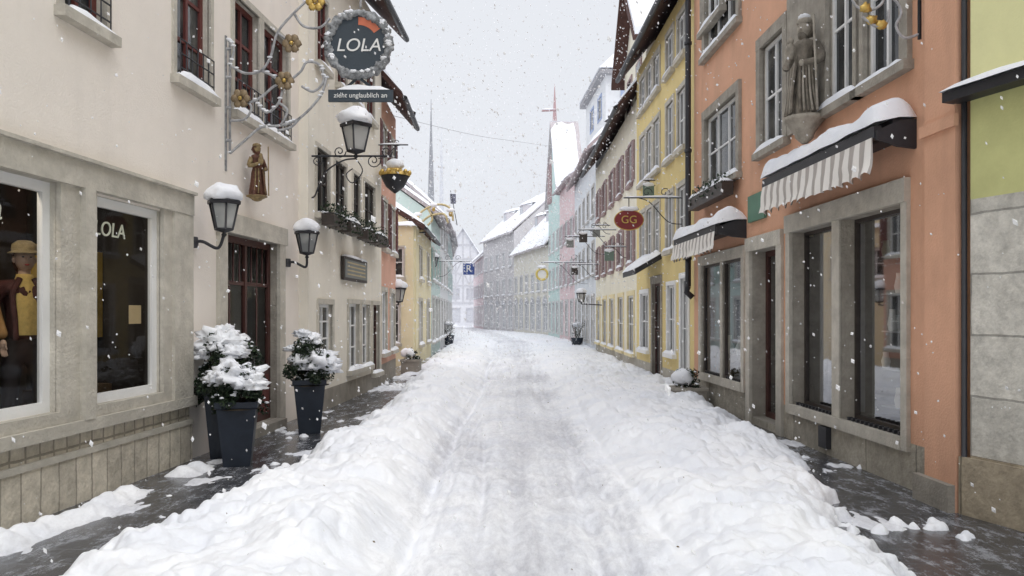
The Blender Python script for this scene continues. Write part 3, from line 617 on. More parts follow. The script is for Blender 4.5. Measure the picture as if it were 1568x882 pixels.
# church spires, spire with cross arm
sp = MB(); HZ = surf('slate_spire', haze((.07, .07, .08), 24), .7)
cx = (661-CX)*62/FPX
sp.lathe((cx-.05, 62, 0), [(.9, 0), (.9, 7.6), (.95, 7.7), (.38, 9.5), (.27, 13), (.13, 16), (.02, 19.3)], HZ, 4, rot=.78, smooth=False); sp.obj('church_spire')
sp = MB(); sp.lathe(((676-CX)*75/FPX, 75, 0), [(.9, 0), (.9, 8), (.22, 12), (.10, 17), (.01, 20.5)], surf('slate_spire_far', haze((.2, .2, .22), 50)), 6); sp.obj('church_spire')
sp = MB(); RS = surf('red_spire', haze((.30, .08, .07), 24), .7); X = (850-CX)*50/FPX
sp.lathe((X, 50.5, 0), [(.7, 9), (.6, 11), (.28, 13.2), (.16, 15), (.02, 17)], RS, 4, rot=.78, smooth=False); sp.tube([(X-.85, 50.4, 15.2), (X+.1, 50.4, 15.25)], .07, RS); sp.blob((X-.4, 50.4, 15.3), .45, .1, .06, SNOW, seed=2); sp.obj('gable_spire')

# ---------------------------------------------------------------- lanterns
def lantern(mb, c, s=1.0, snow=True, segs=6, seed=1, glow=False):
    """c = bottom centre of the lantern; s = glass height scale"""
    x, y, z = c; gl = MATS.get('lantern_glass') or glassy('lantern_glass', (.25, .26, .26), (.5, .5, .48), .15)
    rt, rb, h = .2*s, .12*s, .36*s
    mb.lathe((x, y, z-.10*s), [(.012*s, 0), (.04*s, .03*s), (.02*s, .06*s), (rb+.01*s, .095*s), (rb+.015*s, .12*s)], IRON, segs)
    mb.lathe((x, y, z), [(rb*.93, .02*s), (rt*.93, h)], gl, segs, smooth=False)
    for k in range(segs):
        t = 2*math.pi*k/segs; mb.tube([(x+rb*math.cos(t), y+rb*math.sin(t), z), (x+rt*math.cos(t), y+rt*math.sin(t), z+h)], .014*s, IRON, 5)
    mb.lathe((x, y, z+h), [(rt+.03*s, -.01*s), (rt+.035*s, .03*s), (rt*.6, .11*s), (rt*.35, .13*s), (rt*.33, .2*s), (.01, .24*s)], IRON, segs, smooth=False)
    if snow: mb.blob((x, y, z+h+.10*s), (rt+.04*s), (rt+.04*s), .17*s, SNOW, seed=seed, amp=.3, flat=-.35, seg=18)
F = L1.F
for px_, py_, off, sd_ in ((343, 352, .35, 2), (470, 388, .3, 5)):
    lp = MB(); u = F.at(px_, 0, off)[0]; c = F.w(u, off, F.at(px_, py_, off)[1]); lantern(lp, c, .80, seed=sd_)
    w = F.w(u-.05, 0, c[2]-.14); lp.tube(spline([w, F.w(u-.03, .12, c[2]-.13), F.w(u, .28, c[2]-.2), (c[0], c[1], c[2]-.05)]), .018, IRON); lp.lathe((w[0]+.02, w[1], w[2]-.06), [(.05, 0), (.06, .06), (.05, .12)], IRON)
    lp.obj('wall_lantern')
yb = F.w(F.at(463, 0)[0], 0, 0)[1]; k = FPX/yb
def bp(x, y): return ((x-CX)/k, yb, CH+(HY-y)/k)
lp = MB(); lantern(lp, bp(545, 232), 1.08, segs=4, seed=7)
lp.tube([bp(462, 239), bp(600, 239)], .016, IRON); lp.tube(spline([bp(463, 300), bp(480, 302), bp(488, 285), bp(500, 262), bp(525, 246), bp(545, 243)]), .013, IRON)
for cxp, cyp, rr in ((520, 232, 10), (572, 246, 11), (592, 232, 9), (486, 246, 8)):
    lp.tube([bp(cxp+rr*(1-t/22)*math.cos(t*.5), cyp+rr*(1-t/22)*math.sin(t*.5)) for t in range(20)], .009, IRON, 5)
lp.tube(spline([bp(545, 243), bp(555, 262), bp(540, 280), bp(530, 268), bp(540, 258)]), .009, IRON, 5)
lp.obj('bracket_lantern')

# ---------------------------------------------------------------- LOLA hanging sign
ub_ = F.at(345, 0)[0]; o = F.w(ub_, 0, 0); k = FPX/o[1]; ys_ = o[1]
def sp_(x, y, dy=0): return ((x-CX)/k, ys_+dy, CH+(HY-y)/k)
S = empty('hanging_shop_sign'); br = MB()
br.tube([sp_(345, 55), sp_(345, 262)], .022, IRONG); br.tube([sp_(352, 60), sp_(352, 235)], .016, IRONG)
for y in (75, 118, 165, 215): br.tube([sp_(343, y), sp_(354, y)], .02, IRONG)
curves = [[(352, 100), (375, 112), (400, 108), (415, 85), (425, 50), (450, 20), (485, -10), (520, -20), (549, -12), (552, 12)],
          [(352, 235), (375, 215), (400, 195), (430, 192), (460, 180), (490, 148), (500, 120)],
          [(352, 100), (358, 75), (350, 62)], [(352, 150), (375, 158), (398, 150), (420, 132), (440, 125), (460, 110), (470, 95), (490, 100), (495, 125), (480, 140), (462, 132)],
          [(400, 108), (420, 118), (432, 135), (425, 160), (408, 172), (395, 160)], [(425, 50), (440, 62), (452, 70)], [(450, 20), (465, 40), (490, 42), (505, 28)],
          [(430, 192), (440, 170), (428, 158)], [(352, 185), (375, 182), (385, 165), (375, 150)], [(460, 180), (445, 195), (425, 200)]]
for c in curves: br.tube(spline([sp_(*p) for p in c]), .016, IRONG, 6)
for (x, y) in ((448, 68), (437, 125), (370, 152), (484, 4)):
    for q in range(6):
        a = q*math.pi/3; c = sp_(x+9*math.cos(a), y+9*math.sin(a), -.03); br.blob(c, .045, .018, .045, GOLD if y < 10 else BRONZE, amp=.5, seg=10, fr=3)
    br.blob(sp_(x, y, -.05), .026, .03, .026, GOLD, amp=0, seg=8)
for i in range(40):
    c = random.choice(curves[:5]); p = random.choice(spline([sp_(*p) for p in c])); br.blob(p+Vector((0, 0, .018)), .035, .02, .014, SNOW, seed=i, seg=8)
br.obj('scroll_bracket', S)
ring = MB(); C = Vector(sp_(549, 68)); RR = 47/k
vs = []; n1_, n2_ = 120, 12
for i in range(n1_):
    a = 2*math.pi*i/n1_
    for j in range(n2_):
        b = 2*math.pi*j/n2_; q = .05*(1+.8*noise.noise(Vector((math.cos(a)*8, math.sin(a)*8, math.cos(b)*1.5)))+.3*noise.noise(Vector((math.cos(a)*22, math.sin(a)*22, math.sin(b)*3)))); d = Vector((math.cos(a), 0, math.sin(a)))
        vs.append(C+d*(RR+q*math.cos(b))+Vector((0, q*math.sin(b), 0)))
ring.add(vs, [(i*n2_+j, ((i+1) % n1_)*n2_+j, ((i+1) % n1_)*n2_+(j+1) % n2_, i*n2_+(j+1) % n2_) for i in range(n1_) for j in range(n2_)], surf('frosted_wreath', (.30, .31, .32), .9, .85, 16, .6, 40), True)
for i in range(22):
    a = random.uniform(0, 2*math.pi); ring.blob(C+Vector((math.cos(a)*RR, -.02, math.sin(a)*RR+.03)), .045, .04, .025, SNOW, seed=i, seg=8, amp=.5)
ring.obj('wreath', S)
SLATE = surf('slate_board', (.045, .06, .075), .6, .15)
dk = MB(); dk.add([C+Vector((math.cos(t*math.pi/24)*(RR-.02), dy, math.sin(t*math.pi/24)*(RR-.02))) for dy in (-.012, .012) for t in range(48)], [tuple(range(48)), tuple(range(48, 96))]+[(t, (t+1) % 48, (t+1) % 48+48, t+48) for t in range(48)], SLATE)
ORG = surf('orange_enamel', (.6, .17, .09), .5)
dk.add([C+Vector((math.cos(a)*r_, -.016, math.sin(a)*r_)) for r_ in (RR*.62, RR*.88) for a in [math.radians(35+5*q) for q in range(12)]], [(q, q+1, q+13, q+12) for q in range(11)], ORG)
pl0, pl1 = sp_(503, 156), sp_(602, 138); dk.box(Frame((0, 0)), pl0[0], pl1[0], ys_-.02, ys_+.02, pl0[2], pl1[2], SLATE)
dk.tube([sp_(549, 118), sp_(525, 139)], .018, SLATE); dk.tube([sp_(549, 118), sp_(575, 139)], .018, SLATE)
dk.slab(Frame((0, 0)), pl0[0]+.1, pl1[0]-.03, ys_-.025, ys_+.03, lambda n: pl1[2], .07, seed=2, rough=.8); dk.obj('boards', S)
LET = surf('white_lettering', (.8, .8, .78), .6)
text('LOLA', (C.x, ys_-.016, C.z-.02), (1, 0, 0), (0, 0, 1), .22, LET, S, shear=.2); text('zieht unglaublich an', ((pl0[0]+pl1[0])/2, ys_-.023, (pl0[2]+pl1[2])/2), (1, 0, 0), (0, 0, 1), .082, LET, S, shear=.1)

def hang(name, wall_xy, tipx, z, body, r=.012):
    mb = MB(); x0, y0 = wall_xy; sg = 1 if tipx > x0 else -1; L = abs(tipx-x0)
    mb.tube([(x0, y0, z), (tipx, y0, z)], r, IRON); mb.tube(spline([(x0, y0, z-L*.45), (x0+sg*L*.25, y0, z-L*.4), (x0+sg*L*.55, y0, z-L*.08), (x0+sg*L*.75, y0, z)]), r*.8, IRON, 5)
    for q in (.3, .6): mb.tube([(x0+sg*L*(q)+L*.09*(1-t/16)*math.cos(t*.5), y0, z+L*.09+L*.09*(1-t/16)*math.sin(t*.5)) for t in range(15)], r*.7, IRON, 5)
    mb.slab(Frame((0, 0)), min(x0, tipx), max(x0, tipx), y0-.02, y0+.02, lambda n: z+r, .03, seed=y0)
    body(mb); return mb.obj(name)
def gilt(mb):
    c = ((605-CX)*16.3/FPX, 16.3, 0); g = lambda y: CH+(HY-y)*16.3/FPX
    mb.lathe((c[0], c[1], g(296)), [(.02, 0), (.1, .06), (.2, .14), (.30, .34), (.31, .38)], IRON, 10); mb.lathe((c[0], c[1], g(270)), [(.33, 0), (.33, .04), (.2, .1), (.12, .2), (.16, .26), (.02, .32)], GOLD, 10)
    for q in range(10): t = q*.628; mb.blob((c[0]+.31*math.cos(t), c[1]+.31*math.sin(t), g(265)), .05, .05, .06, GOLD, amp=0, seg=8)
    mb.blob((c[0], c[1], g(252)), .2, .2, .14, SNOW, seed=4); mb.tube([(c[0], c[1], g(245)), (c[0], c[1], g(222))], .015, IRON)
hang('gilt_crown_lantern', (-2.9, 16.3), (625-CX)*16.3/FPX, CH+(HY-222)*16.3/FPX, gilt)
def redsign(mb):
    y = 15.0; c = Vector(((963-CX)*y/FPX, y, CH+(HY-337)*y/FPX)); rd = surf('red_enamel', (.22, .03, .03), .4)
    mb.add([c+Vector((math.cos(t*math.pi/16)*.29, dy, math.sin(t*math.pi/16)*.2)) for dy in (-.02, .02) for t in range(32)], [tuple(range(32)), tuple(range(32, 64))]+[(t, (t+1) % 32, (t+1) % 32+32, t+32) for t in range(32)], rd)
    mb.tube([c+Vector((math.cos(t*.2)*.29, -.01, math.sin(t*.2)*.2)) for t in range(33)], .012, GOLD)
    mb.tube([c+Vector((0, 0, .2)), c+Vector((0, 0, .45))], .01, IRON); mb.blob(c+Vector((0, 0, .22)), .2, .05, .05, SNOW, seed=3)
rsn = hang('round_hanging_sign', (3.4, 15.0), (955-CX)*15/FPX, CH+(HY-303)*15/FPX, redsign)
text('GG', ((963-CX)*15/FPX, 14.97, CH+(HY-337)*15/FPX), (1, 0, 0), (0, 0, 1), .22, GOLD, rsn)
def bluesign(mb):
    y = 32; c = ((718-CX)*y/FPX, y, CH+(HY-412)*y/FPX); mb.box(Frame((0, 0)), c[0]-.24, c[0]+.24, y-.03, y+.03, c[2]-.24, c[2]+.24, surf('blue_enamel', (.05, .09, .28), .4))
bs = hang('blue_hanging_sign', (-3.2, 32), (722-CX)*32/FPX, CH+(HY-400)*32/FPX, bluesign); text('R', ((718-CX)*32/FPX, 31.96, CH+(HY-412)*32/FPX), (1, 0, 0), (0, 0, 1), .42, LET, bs)
def ysign(mb):
    y = 33; c = Vector(((830-CX)*y/FPX, y, CH+(HY-420)*y/FPX)); YE = surf('yellow_enamel', (.7, .55, .15), .4)
    mb.tube([c+Vector((math.cos(t*.2)*.24, 0, math.sin(t*.2)*.24)) for t in range(33)], .05, YE); mb.add([c+Vector((math.cos(t*math.pi/12)*.22, 0, math.sin(t*math.pi/12)*.22)) for t in range(24)], [tuple(range(24))], WHITE); mb.blob(c+Vector((0, 0, .32)), .22, .08, .07, SNOW)
hang('yellow_ring_sign', (3.35, 33), (828-CX)*33/FPX, CH+(HY-402)*33/FPX, ysign)
for i, (xp, yp, Y) in enumerate(((865, 362, 27), (885, 352, 24), (925, 378, 21.5), (905, 345, 25.5), (872, 405, 29), (985, 276, 17.5))):
    def pl(mb, xp=xp, yp=yp, Y=Y):
        x = (xp+8-CX)*Y/FPX; z = CH+(HY-yp)*Y/FPX; mb.box(Frame((0, 0)), x-.13, x+.13, Y-.02, Y+.02, z-.40, z-.12, [GREY, WOODB, surf('enamel_grey_green', (.16, .22, .18))][i % 3]); mb.blob((x, Y, z-.10), .14, .05, .05, SNOW, seed=i)
    hang('wrought_iron_sign', (3.34, Y), (xp-CX)*Y/FPX, CH+(HY-yp)*Y/FPX, pl)
ga = MB(); Y = 24; g = lambda x, y: ((x-CX)*Y/FPX, Y, CH+(HY-y)*Y/FPX)
for c in ([(632, 348), (640, 330), (655, 318), (675, 313), (690, 320), (694, 338)], [(610, 342), (625, 350), (645, 340), (660, 330), (680, 328), (686, 342)], [(655, 318), (662, 335), (655, 345)], [(610, 355), (630, 356), (650, 352)], [(612, 375), (625, 368), (636, 376), (630, 386), (622, 380)]): ga.tube(spline([g(*p) for p in c]), .035, surf('pale_gilding', (.6, .5, .28), .5, .3, 9, .1, metal=.3), 6)
for p in ((640, 328), (664, 314), (690, 322), (622, 350)): ga.blob(g(*p), .14, .06, .07, SNOW, seed=p[0]); ga.blob(g(p[0], p[1]+6), .06, .05, .08, GOLD)
ga.tube([g(606, 356), g(652, 356)], .02, IRON); ga.obj('gilt_scroll_sign')
for xp, yp, Y in ((610, 462, 19.5), (664, 408, 30)):
    lp = MB(); c = ((xp-CX)*Y/FPX, Y, CH+(HY-yp)*Y/FPX); lantern(lp, c, .9, seed=xp); lp.tube([(c[0]-.5, Y, c[2]-.12), (c[0], Y, c[2]-.08)], .02, IRON); lp.obj('wall_lantern')
for xp, yp, Y in ((890, 462, 27), ):
    lp = MB(); c = ((xp-CX)*Y/FPX, Y, CH+(HY-yp)*Y/FPX); lantern(lp, c, .8, seed=xp); lp.tube([(c[0]+.75, Y, c[2]-.12), (c[0], Y, c[2]-.08)], .02, IRON); lp.obj('wall_lantern')
tr = MB(); Y = R1.F.w(.55, 0, 0)[1]; g = lambda x, y: ((x-CX)*Y/FPX, Y, CH+(HY-y)*Y/FPX)
tr.tube([g(1408, -60), g(1408, 60)], .018, IRON)
for c in ([(1408, 52), (1385, 58), (1372, 40), (1380, 20), (1370, 0), (1340, -15)], [(1300, -20), (1310, 8), (1335, 15), (1352, 2), (1345, -12), (1330, -5)], [(1320, 25), (1340, 40), (1358, 35), (1360, 15)], [(1408, -50), (1350, -50), (1290, -50)]): tr.tube(spline([g(*p) for p in c]), .012, IRONG)
for p in ((1335, 30), (1350, 38), (1325, 12)): tr.blob(g(*p), .05, .02, .04, GOLD, seed=p[0], amp=.6, fr=3)
tr.obj('scroll_bracket_sign')
wr = MB(); wr.tube(spline([(-3, 19, 6.6), (-1.2, 24, 7.3), (.5, 29, 8.2), (3.34, 36, 9.4)]), .006, IRONG, 4); wr.obj('overhead_wire')
fl = MB(); Y = 45; g = lambda x, y: ((x-CX)*Y/FPX, Y, CH+(HY-y)*Y/FPX); fl.tube([g(700, 345), g(690, 292)], .025, IRON); fl.add([g(689, 297), g(698, 297), g(698, 312), g(690, 312)], [(0, 1, 2, 3)], surf('flag_cloth', (.12, .12, .16))); fl.obj('flag')

# ---------------------------------------------------------------- statues
def statue(name, base, H, mat, mat2, face, console=True, cs=1.0, snowcap=True):
    mb = MB(); x, y, z = base; s = H
    if console: mb.lathe((x, y, z-.26*s*cs), [(.03*s, 0), (.09*s, .06*s*cs), (.10*s, .1*s*cs), (.17*s, .2*s*cs), (.20*s, .22*s*cs), (.20*s, .26*s*cs)], mat2, 10)
    mb.lathe((x, y, z), [(.17*s, 0), (.16*s, .1*s), (.13*s, .3*s), (.12*s, .42*s), (.095*s, .52*s), (.115*s, .62*s), (.135*s, .70*s), (.12*s, .75*s), (.045*s, .78*s), (.04*s, .82*s)], mat, 28, fold=.22, sy=.8 if abs(face[1]) > .5 else 1, sx=.8 if abs(face[0]) > .5 else 1)
    f = Vector((face[0], face[1], 0)); r = Vector((face[1], -face[0], 0)); c = Vector(base)
    mb.blob(c+Vector((0, 0, .88*s))+f*.01*s, .068*s, .072*s, .085*s, mat2, amp=.08); mb.blob(c+f*.078*s+Vector((0, 0, .875*s)), .013*s, .013*s, .022*s, mat2, seg=8); mb.blob(c+f*.035*s+Vector((0, 0, .81*s)), .045*s, .045*s, .055*s, mat, seg=10)
    for sg in (-1, 1): mb.blob(c+f*.066*s+r*.025*s*sg+Vector((0, 0, .90*s)), .01*s, .01*s, .008*s, mat, seg=6)
    mb.blob(c+Vector((0, 0, .885*s))-f*.02*s, .08*s, .08*s, .095*s, mat, amp=.3, fr=3)
    mb.lathe(c+Vector((0, 0, .93*s)), [(.07*s, 0), (.085*s, .02*s), (.065*s, .05*s), (.01*s, .07*s)], mat2, 10)
    for sg in (-1, 1):
        sh = c+r*.12*s*sg+Vector((0, 0, .70*s)); el = c+r*.19*s*sg+f*.02*s+Vector((0, 0, .54*s)); ha = c+r*.07*s*sg+f*.16*s+Vector((0, 0, .60*s if sg > 0 else .50*s))
        mb.tube(spline([sh, el, ha], 4), .045*s, mat2 if sg > 0 else mat, 8, taper=[1.1, 1.1, 1.05, 1, .95, .85, .75, .65, .5]); mb.blob(ha, .03*s, .03*s, .035*s, mat2, seg=8)
        for k in range(5): mb.tube(spline([c+r*(.03+.03*k)*sg*s*.8+f*.11*s*(1-k*.1)+Vector((0, 0, .5*s)), c+r*(.05+.03*k)*sg*s*.8+f*.15*s*(1-k*.14)+Vector((0, 0, .25*s)), c+r*(.06+.04*k)*sg*s*.8+f*.155*s*(1-k*.14)+Vector((0, 0, .03*s))], 3), .014*s, mat2 if k % 2 else mat, 5)
    ch = c+f*.17*s+r*.05*s+Vector((0, 0, .64*s)); mb.blob(ch, .05*s, .05*s, .08*s, mat2, amp=.15); mb.blob(ch+Vector((0, 0, .1*s)), .035*s, .035*s, .04*s, mat2, amp=.05)
    mb.tube([c+r*-.2*s+f*.1*s+Vector((0, 0, .02*s)), c+r*-.17*s+f*.12*s+Vector((0, 0, .95*s))], .012*s, mat2, 5)
    if snowcap: mb.blob(c+Vector((0, 0, 1.0*s)), .06*s, .06*s, .035*s, SNOW)
    mb.obj(name)
F = L1.F; u = F.at(391, 0, .12)[0]
statue('saint_statue', F.w(u, .14, F.at(391, 300, .12)[1]), .68, surf('carved_wood', (.13, .055, .035), .7, .5, 22, .3), surf('carved_wood_pale', (.30, .22, .11), .7, .5, 22, .3), (F.n.x*.85, -.5), cs=.4, snowcap=False)
F = R1.F; u = F.at(1232, 0, .2)[0]
statue('saint_statue', F.w(u, .2, F.at(1232, 180, .2)[1]), 1.15, surf('weathered_stone', (.21, .185, .15), .95, .5, 9, .5), surf('weathered_stone_pale', (.36, .325, .27), .95, .4, 9, .5), (F.n.x*.8, -.6))

# ---------------------------------------------------------------- mannequins
def skin(name, pts, edges, rad, mat, parent, lvl=2):
    me = bpy.data.meshes.new(name); me.from_pydata(pts, edges, []); me.materials.append(mat)
    o = bpy.data.objects.new(name, me); scene.collection.objects.link(o); o.parent = parent
    mo = o.modifiers.new('skin', 'SKIN'); mo.use_smooth_shade = True
    for i, r in enumerate(rad): me.skin_vertices[0].data[i].radius = r if isinstance(r, tuple) else (r, r)
    me.skin_vertices[0].data[0].use_root = True
    sb_ = o.modifiers.new('sub', 'SUBSURF'); sb_.levels = lvl; sb_.render_levels = lvl; return o
def mannequin(base, jac, inner, tro, ang=0, name='shop_mannequin'):
    e = empty(name); f = Vector((math.cos(ang), math.sin(ang), 0)); r = Vector((-f.y, f.x, 0)); B_ = Vector(base)
    def P(a, b, z): return tuple(B_+r*a+f*b+Vector((0, 0, z)))
    SK = surf('mannequin_skin', (.55, .37, .27), .5, .05)
    v = [P(0, 0, .93), P(0, 0, 1.1), P(0, .01, 1.28), P(0, 0, 1.40), P(0, 0, 1.47)]; ed = [(0, 1), (1, 2), (2, 3), (3, 4)]; ra = [(.17, .11), (.145, .10), (.165, .115), (.13, .08), (.06, .06)]
    for sg, hx in ((-1, .30), (1, .27)):
        i = len(v); v += [P(sg*.17, 0, 1.40), P(sg*.25, -.03, 1.17), P(sg*hx*.9, .10, .98)]; ed += [(3, i), (i, i+1), (i+1, i+2)]; ra += [.068, .056, .045]
    skin('jacket', v, ed, ra, jac, e)
    skin('trousers', [P(0, 0, .92), P(-.09, 0, .82), P(-.11, .02, .47), P(-.12, 0, .10), P(.09, 0, .82), P(.12, .03, .47), P(.13, 0, .10), P(0, 0, 1.0)], [(0, 1), (1, 2), (2, 3), (0, 4), (4, 5), (5, 6), (0, 7)], [(.15, .11), .09, .065, .06, .09, .065, .06, (.14, .10)], tro, e)
    m = MB()
    # front of the sweater showing between the open jacket fronts
    sv = []; 
    for i in range(9):
        zz = 1.0+.46*i/8
        for j in range(7):
            a_ = -.085+.17*j/6; w_ = 1 if i < 7 else .8
            sv.append(P(a_*w_*(.8+.3*i/8), .148-.02*abs(j-3)/3-.045*max(0, i-5)/3+.006*math.sin(j*2.1+i), zz))
    m.add(sv, [(i*7+j, i*7+j+1, (i+1)*7+j+1, (i+1)*7+j) for i in range(8) for j in range(6)], inner, True)
    m.lathe(P(0, .01, 1.42), [(.085, -.02), (.07, .05), (.06, .09)], inner, 14)
    m.tube([P(0, 0, 1.42), P(0, .01, 1.58)], .045, SK, 12)
    m.blob(P(0, .02, 1.64), .072, .08, .11, SK, amp=.04, seg=20, fr=1); m.blob(P(0, .10, 1.625), .013, .013, .025, SK, amp=0, seg=8); m.blob(P(0, .092, 1.585), .022, .012, .008, surf('lips', (.4, .08, .07)), amp=0, seg=8)
    for q in (-.028, .028): m.blob(P(q, .09, 1.65), .012, .008, .006, IRON, amp=0, seg=8)
    for q in (-.076, .076): m.blob(P(q, .01, 1.63), .012, .02, .03, SK, amp=0, seg=8)
    HR = surf('mannequin_hair', (.12, .05, .025), .6); m.blob(P(0, -.035, 1.63), .083, .07, .12, HR, amp=.15, seg=16)
    CP = surf('straw_cap', (.40, .31, .17), .8, .3, 20, .3)
    m.lathe(P(0, .01, 1.69), [(.092, 0), (.097, .03), (.09, .07), (.05, .10), (.01, .105)], CP, 20); m.lathe(P(0, .035, 1.688), [(.10, 0), (.125, -.012), (.128, -.004), (.10, .012)], CP, 24)
    for sg, hx in ((-1, .30), (1, .27)):
        h = Vector(P(sg*hx*.9, .10, .97)); m.blob(h+Vector((0, 0, -.04)), .03, .022, .045, SK, amp=.05, seg=10)
        for q in range(4): m.tube([h+r*(.018-.012*q)+Vector((0, 0, -.07)), h+r*(.018-.012*q)+f*.01+Vector((0, 0, -.10)), h+r*(.016-.011*q)+f*.025+Vector((0, 0, -.135+abs(q-1.5)*.006))], .0085, SK, 6)
        m.tube([h+f*.02+Vector((0, 0, -.03)), h+f*.045+Vector((0, 0, -.075))], .009, SK, 6)
        m.tube(spline([P(sg*.05, .085, 1.47), P(sg*.11, .13, 1.33), P(sg*.10, .145, 1.15), P(sg*.09, .14, .96)], 4), .024, jac, 8)
    for q in (-.12, .13): m.blob(P(q, .05, .045), .05, .12, .05, IRON, amp=.05, flat=-.8)
    m.obj('figure', e)
F = L1.F; u = F.at(37, 0, -.42)[0]; ZB = .42
mannequin(F.w(u, -.42, ZB), surf('maroon_jacket', (.09, .028, .024), .8, .4, 12, .3), surf('yellow_sweater', (.76, .54, .18), .9, .15, 30, .3), surf('dark_trousers', (.03, .022, .022), .8), ang=math.atan2(F.n.y-.9, F.n.x))
u = F.at(-58, 0, -.5)[0]
mannequin(F.w(u, -.5, ZB), surf('tan_coat', (.36, .19, .07), .9, .2, 20, .3), surf('brown_top', (.15, .08, .05), .9), surf('tan_trousers', (.22, .12, .06), .8), ang=math.atan2(F.n.y-.4, F.n.x))

# ---------------------------------------------------------------- planters
def shrub_cluster(mb, c, rx, ry, rz, n, seed, droop=0):
    rnd = random.Random(seed); cl = []
    while len(cl) < 22:
        a, b_ = rnd.gauss(0, .5), rnd.gauss(0, .5)
        if math.hypot(a, b_) < .8: cl.append((a, b_, rnd.uniform(-.8, .7), rnd.uniform(.22, .42)))
    for i in range(n):
        q = rnd.choice(cl); d = Vector((rnd.gauss(0, 1), rnd.gauss(0, 1), rnd.gauss(0, 1))).normalized()*q[3]*rnd.random()**.4
        ax, ay = q[0]+d.x, q[1]+d.y; rr = math.hypot(ax, ay)
        p = Vector((c[0]+ax*rx, c[1]+ay*ry, c[2]+(q[2]+d.z-droop*max(0, rr-.5))*rz)); leaf(mb, p, .026, LEAF if rnd.random() > .6 else LEAF2)
        if d.z > .1 and rnd.random() < .12: mb.blob(p+Vector((0, 0, .01)), .026, .022, .012, SNOW, seed=i, seg=6, amp=.6)
    for i in range(14):
        a = rnd.uniform(0, 6.28); mb.tube([(c[0], c[1], c[2]-rz), (c[0]+math.cos(a)*rx*.6, c[1]+math.sin(a)*ry*.6, c[2]+rnd.uniform(0, .7)*rz)], .006, SOIL, 4)
def planter(x, y, h, w, sr, sh, seed, snow, droop=.8):
    mb = MB()
    mb.lathe((x, y, 0), [(w*.66, 0), (w*.68, .02), (w*.98, h-.07), (w*1.06, h-.06), (w*1.08, h), (w*.95, h), (w*.93, h-.05), (w*.1, h-.06)], POT, 4, rot=math.pi/4+.25, smooth=False)
    mb.lathe((x, y, h-.08), [(w*.9, 0), (w*.1, .05)], SOIL, 12)
    shrub_cluster(mb, (x, y, h+sh*.35), sr, sr, sh*.55, 5200, seed, droop)
    for k, (dx, dy, dz, r) in enumerate(snow): mb.blob((x+dx, y+dy, h+dz), r, r*.9, r*.6, SNOW, seed=seed+k*3, amp=.7, seg=34, fr=3.0, flat=-.5)
    mb.obj('snowy_planter')
planter(-3.22, 8.4, .78, .27, .38, .66, 1, [(-.02, 0, .48, .25), (.12, -.1, .38, .17), (-.19, -.05, .36, .15), (-.04, .1, .6, .14)])
planter(-2.90, 7.95, .68, .28, .33, .44, 2, [(0, 0, .24, .26), (.15, -.08, .18, .17), (-.16, -.04, .24, .15)])
planter(-2.72, 10.1, .72, .29, .40, .66, 3, [(.1, -.05, .22, .29), (.0, .03, .52, .15), (-.1, 0, .60, .11), (.26, 0, .13, .16), (-.24, -.03, .40, .09)])
def lowpl(x, y, w, h, seed):
    mb = MB(); mb.box(Frame((0, 0)), x-w/2, x+w/2, y-w/2, y+w/2, 0, h, STONED); mb.box(Frame((0, 0)), x-w/2-.03, x+w/2+.03, y-w/2-.03, y+w/2+.03, h, h+.05, STONED)
    shrub_cluster(mb, (x, y, h+.15), w*.5, w*.5, .22, 900, seed); mb.blob((x-.1, y, h+.22), w*.4, w*.4, .14, SNOW, seed=seed, amp=.4); mb.obj('snowy_planter')
lowpl(3.05, 13.0, .5, .28, 11); lowpl(-2.75, 20.5, .5, .3, 12)
for x, y, s in ((2.95, 34, 1), (-3.2, 38, 6)):
    mb = MB(); mb.lathe((x, y, 0), [(.2, 0), (.28, .45), (.3, .5)], POT, 10); shrub_cluster(mb, (x, y, .8), .4, .4, .5, 500, s); mb.blob((x, y, 1.1), .22, .22, .1, SNOW, seed=s, amp=.4); mb.obj('snowy_planter')

# ---------------------------------------------------------------- ground, pavements, snow
gm = MB(); gm.add([(-600, -600, -.06), (600, -600, -.06), (600, 900, -.06), (-600, 900, -.06)], [(0, 1, 2, 3)], SNOW); gm.obj('ground')
m, nt, b = new_mat('wet_paving'); tc = N(nt, 'ShaderNodeTexCoord'); sx = N(nt, 'ShaderNodeSeparateXYZ'); nt.links.new(tc.outputs['Object'], sx.inputs[0]); cb = N(nt, 'ShaderNodeCombineXYZ')
nt.links.new(sx.outputs['Y'], cb.inputs[1]); nt.links.new(sx.outputs['X'], cb.inputs[0])
bk = N(nt, 'ShaderNodeTexBrick'); nt.links.new(cb.outputs[0], bk.inputs['Vector']); bk.inputs['Scale'].default_value = 1; bk.inputs['Brick Width'].default_value = .55; bk.inputs['Row Height'].default_value = .3; bk.inputs['Mortar Size'].default_value = .008
bk.inputs['Color1'].default_value = (.035, .037, .042, 1); bk.inputs['Color2'].default_value = (.06, .06, .065, 1); bk.inputs['Mortar'].default_value = (.10, .105, .115, 1)
nz = N(nt, 'ShaderNodeTexNoise'); nz.inputs['Scale'].default_value = 3.6; nz.inputs['Detail'].default_value = 14; nz.inputs['Roughness'].default_value = .85
mp = N(nt, 'ShaderNodeMapping'); mp.inputs['Scale'].default_value = (1.8, .8, 1); nt.links.new(tc.outputs['Object'], mp.inputs[0])
nt.links.new(mp.outputs[0], nz.inputs['Vector'])
rp = N(nt, 'ShaderNodeValToRGB'); rp.color_ramp.elements[0].position = .50; rp.color_ramp.elements[1].position = .68; nt.links.new(nz.outputs['Fac'], rp.inputs['Fac'])
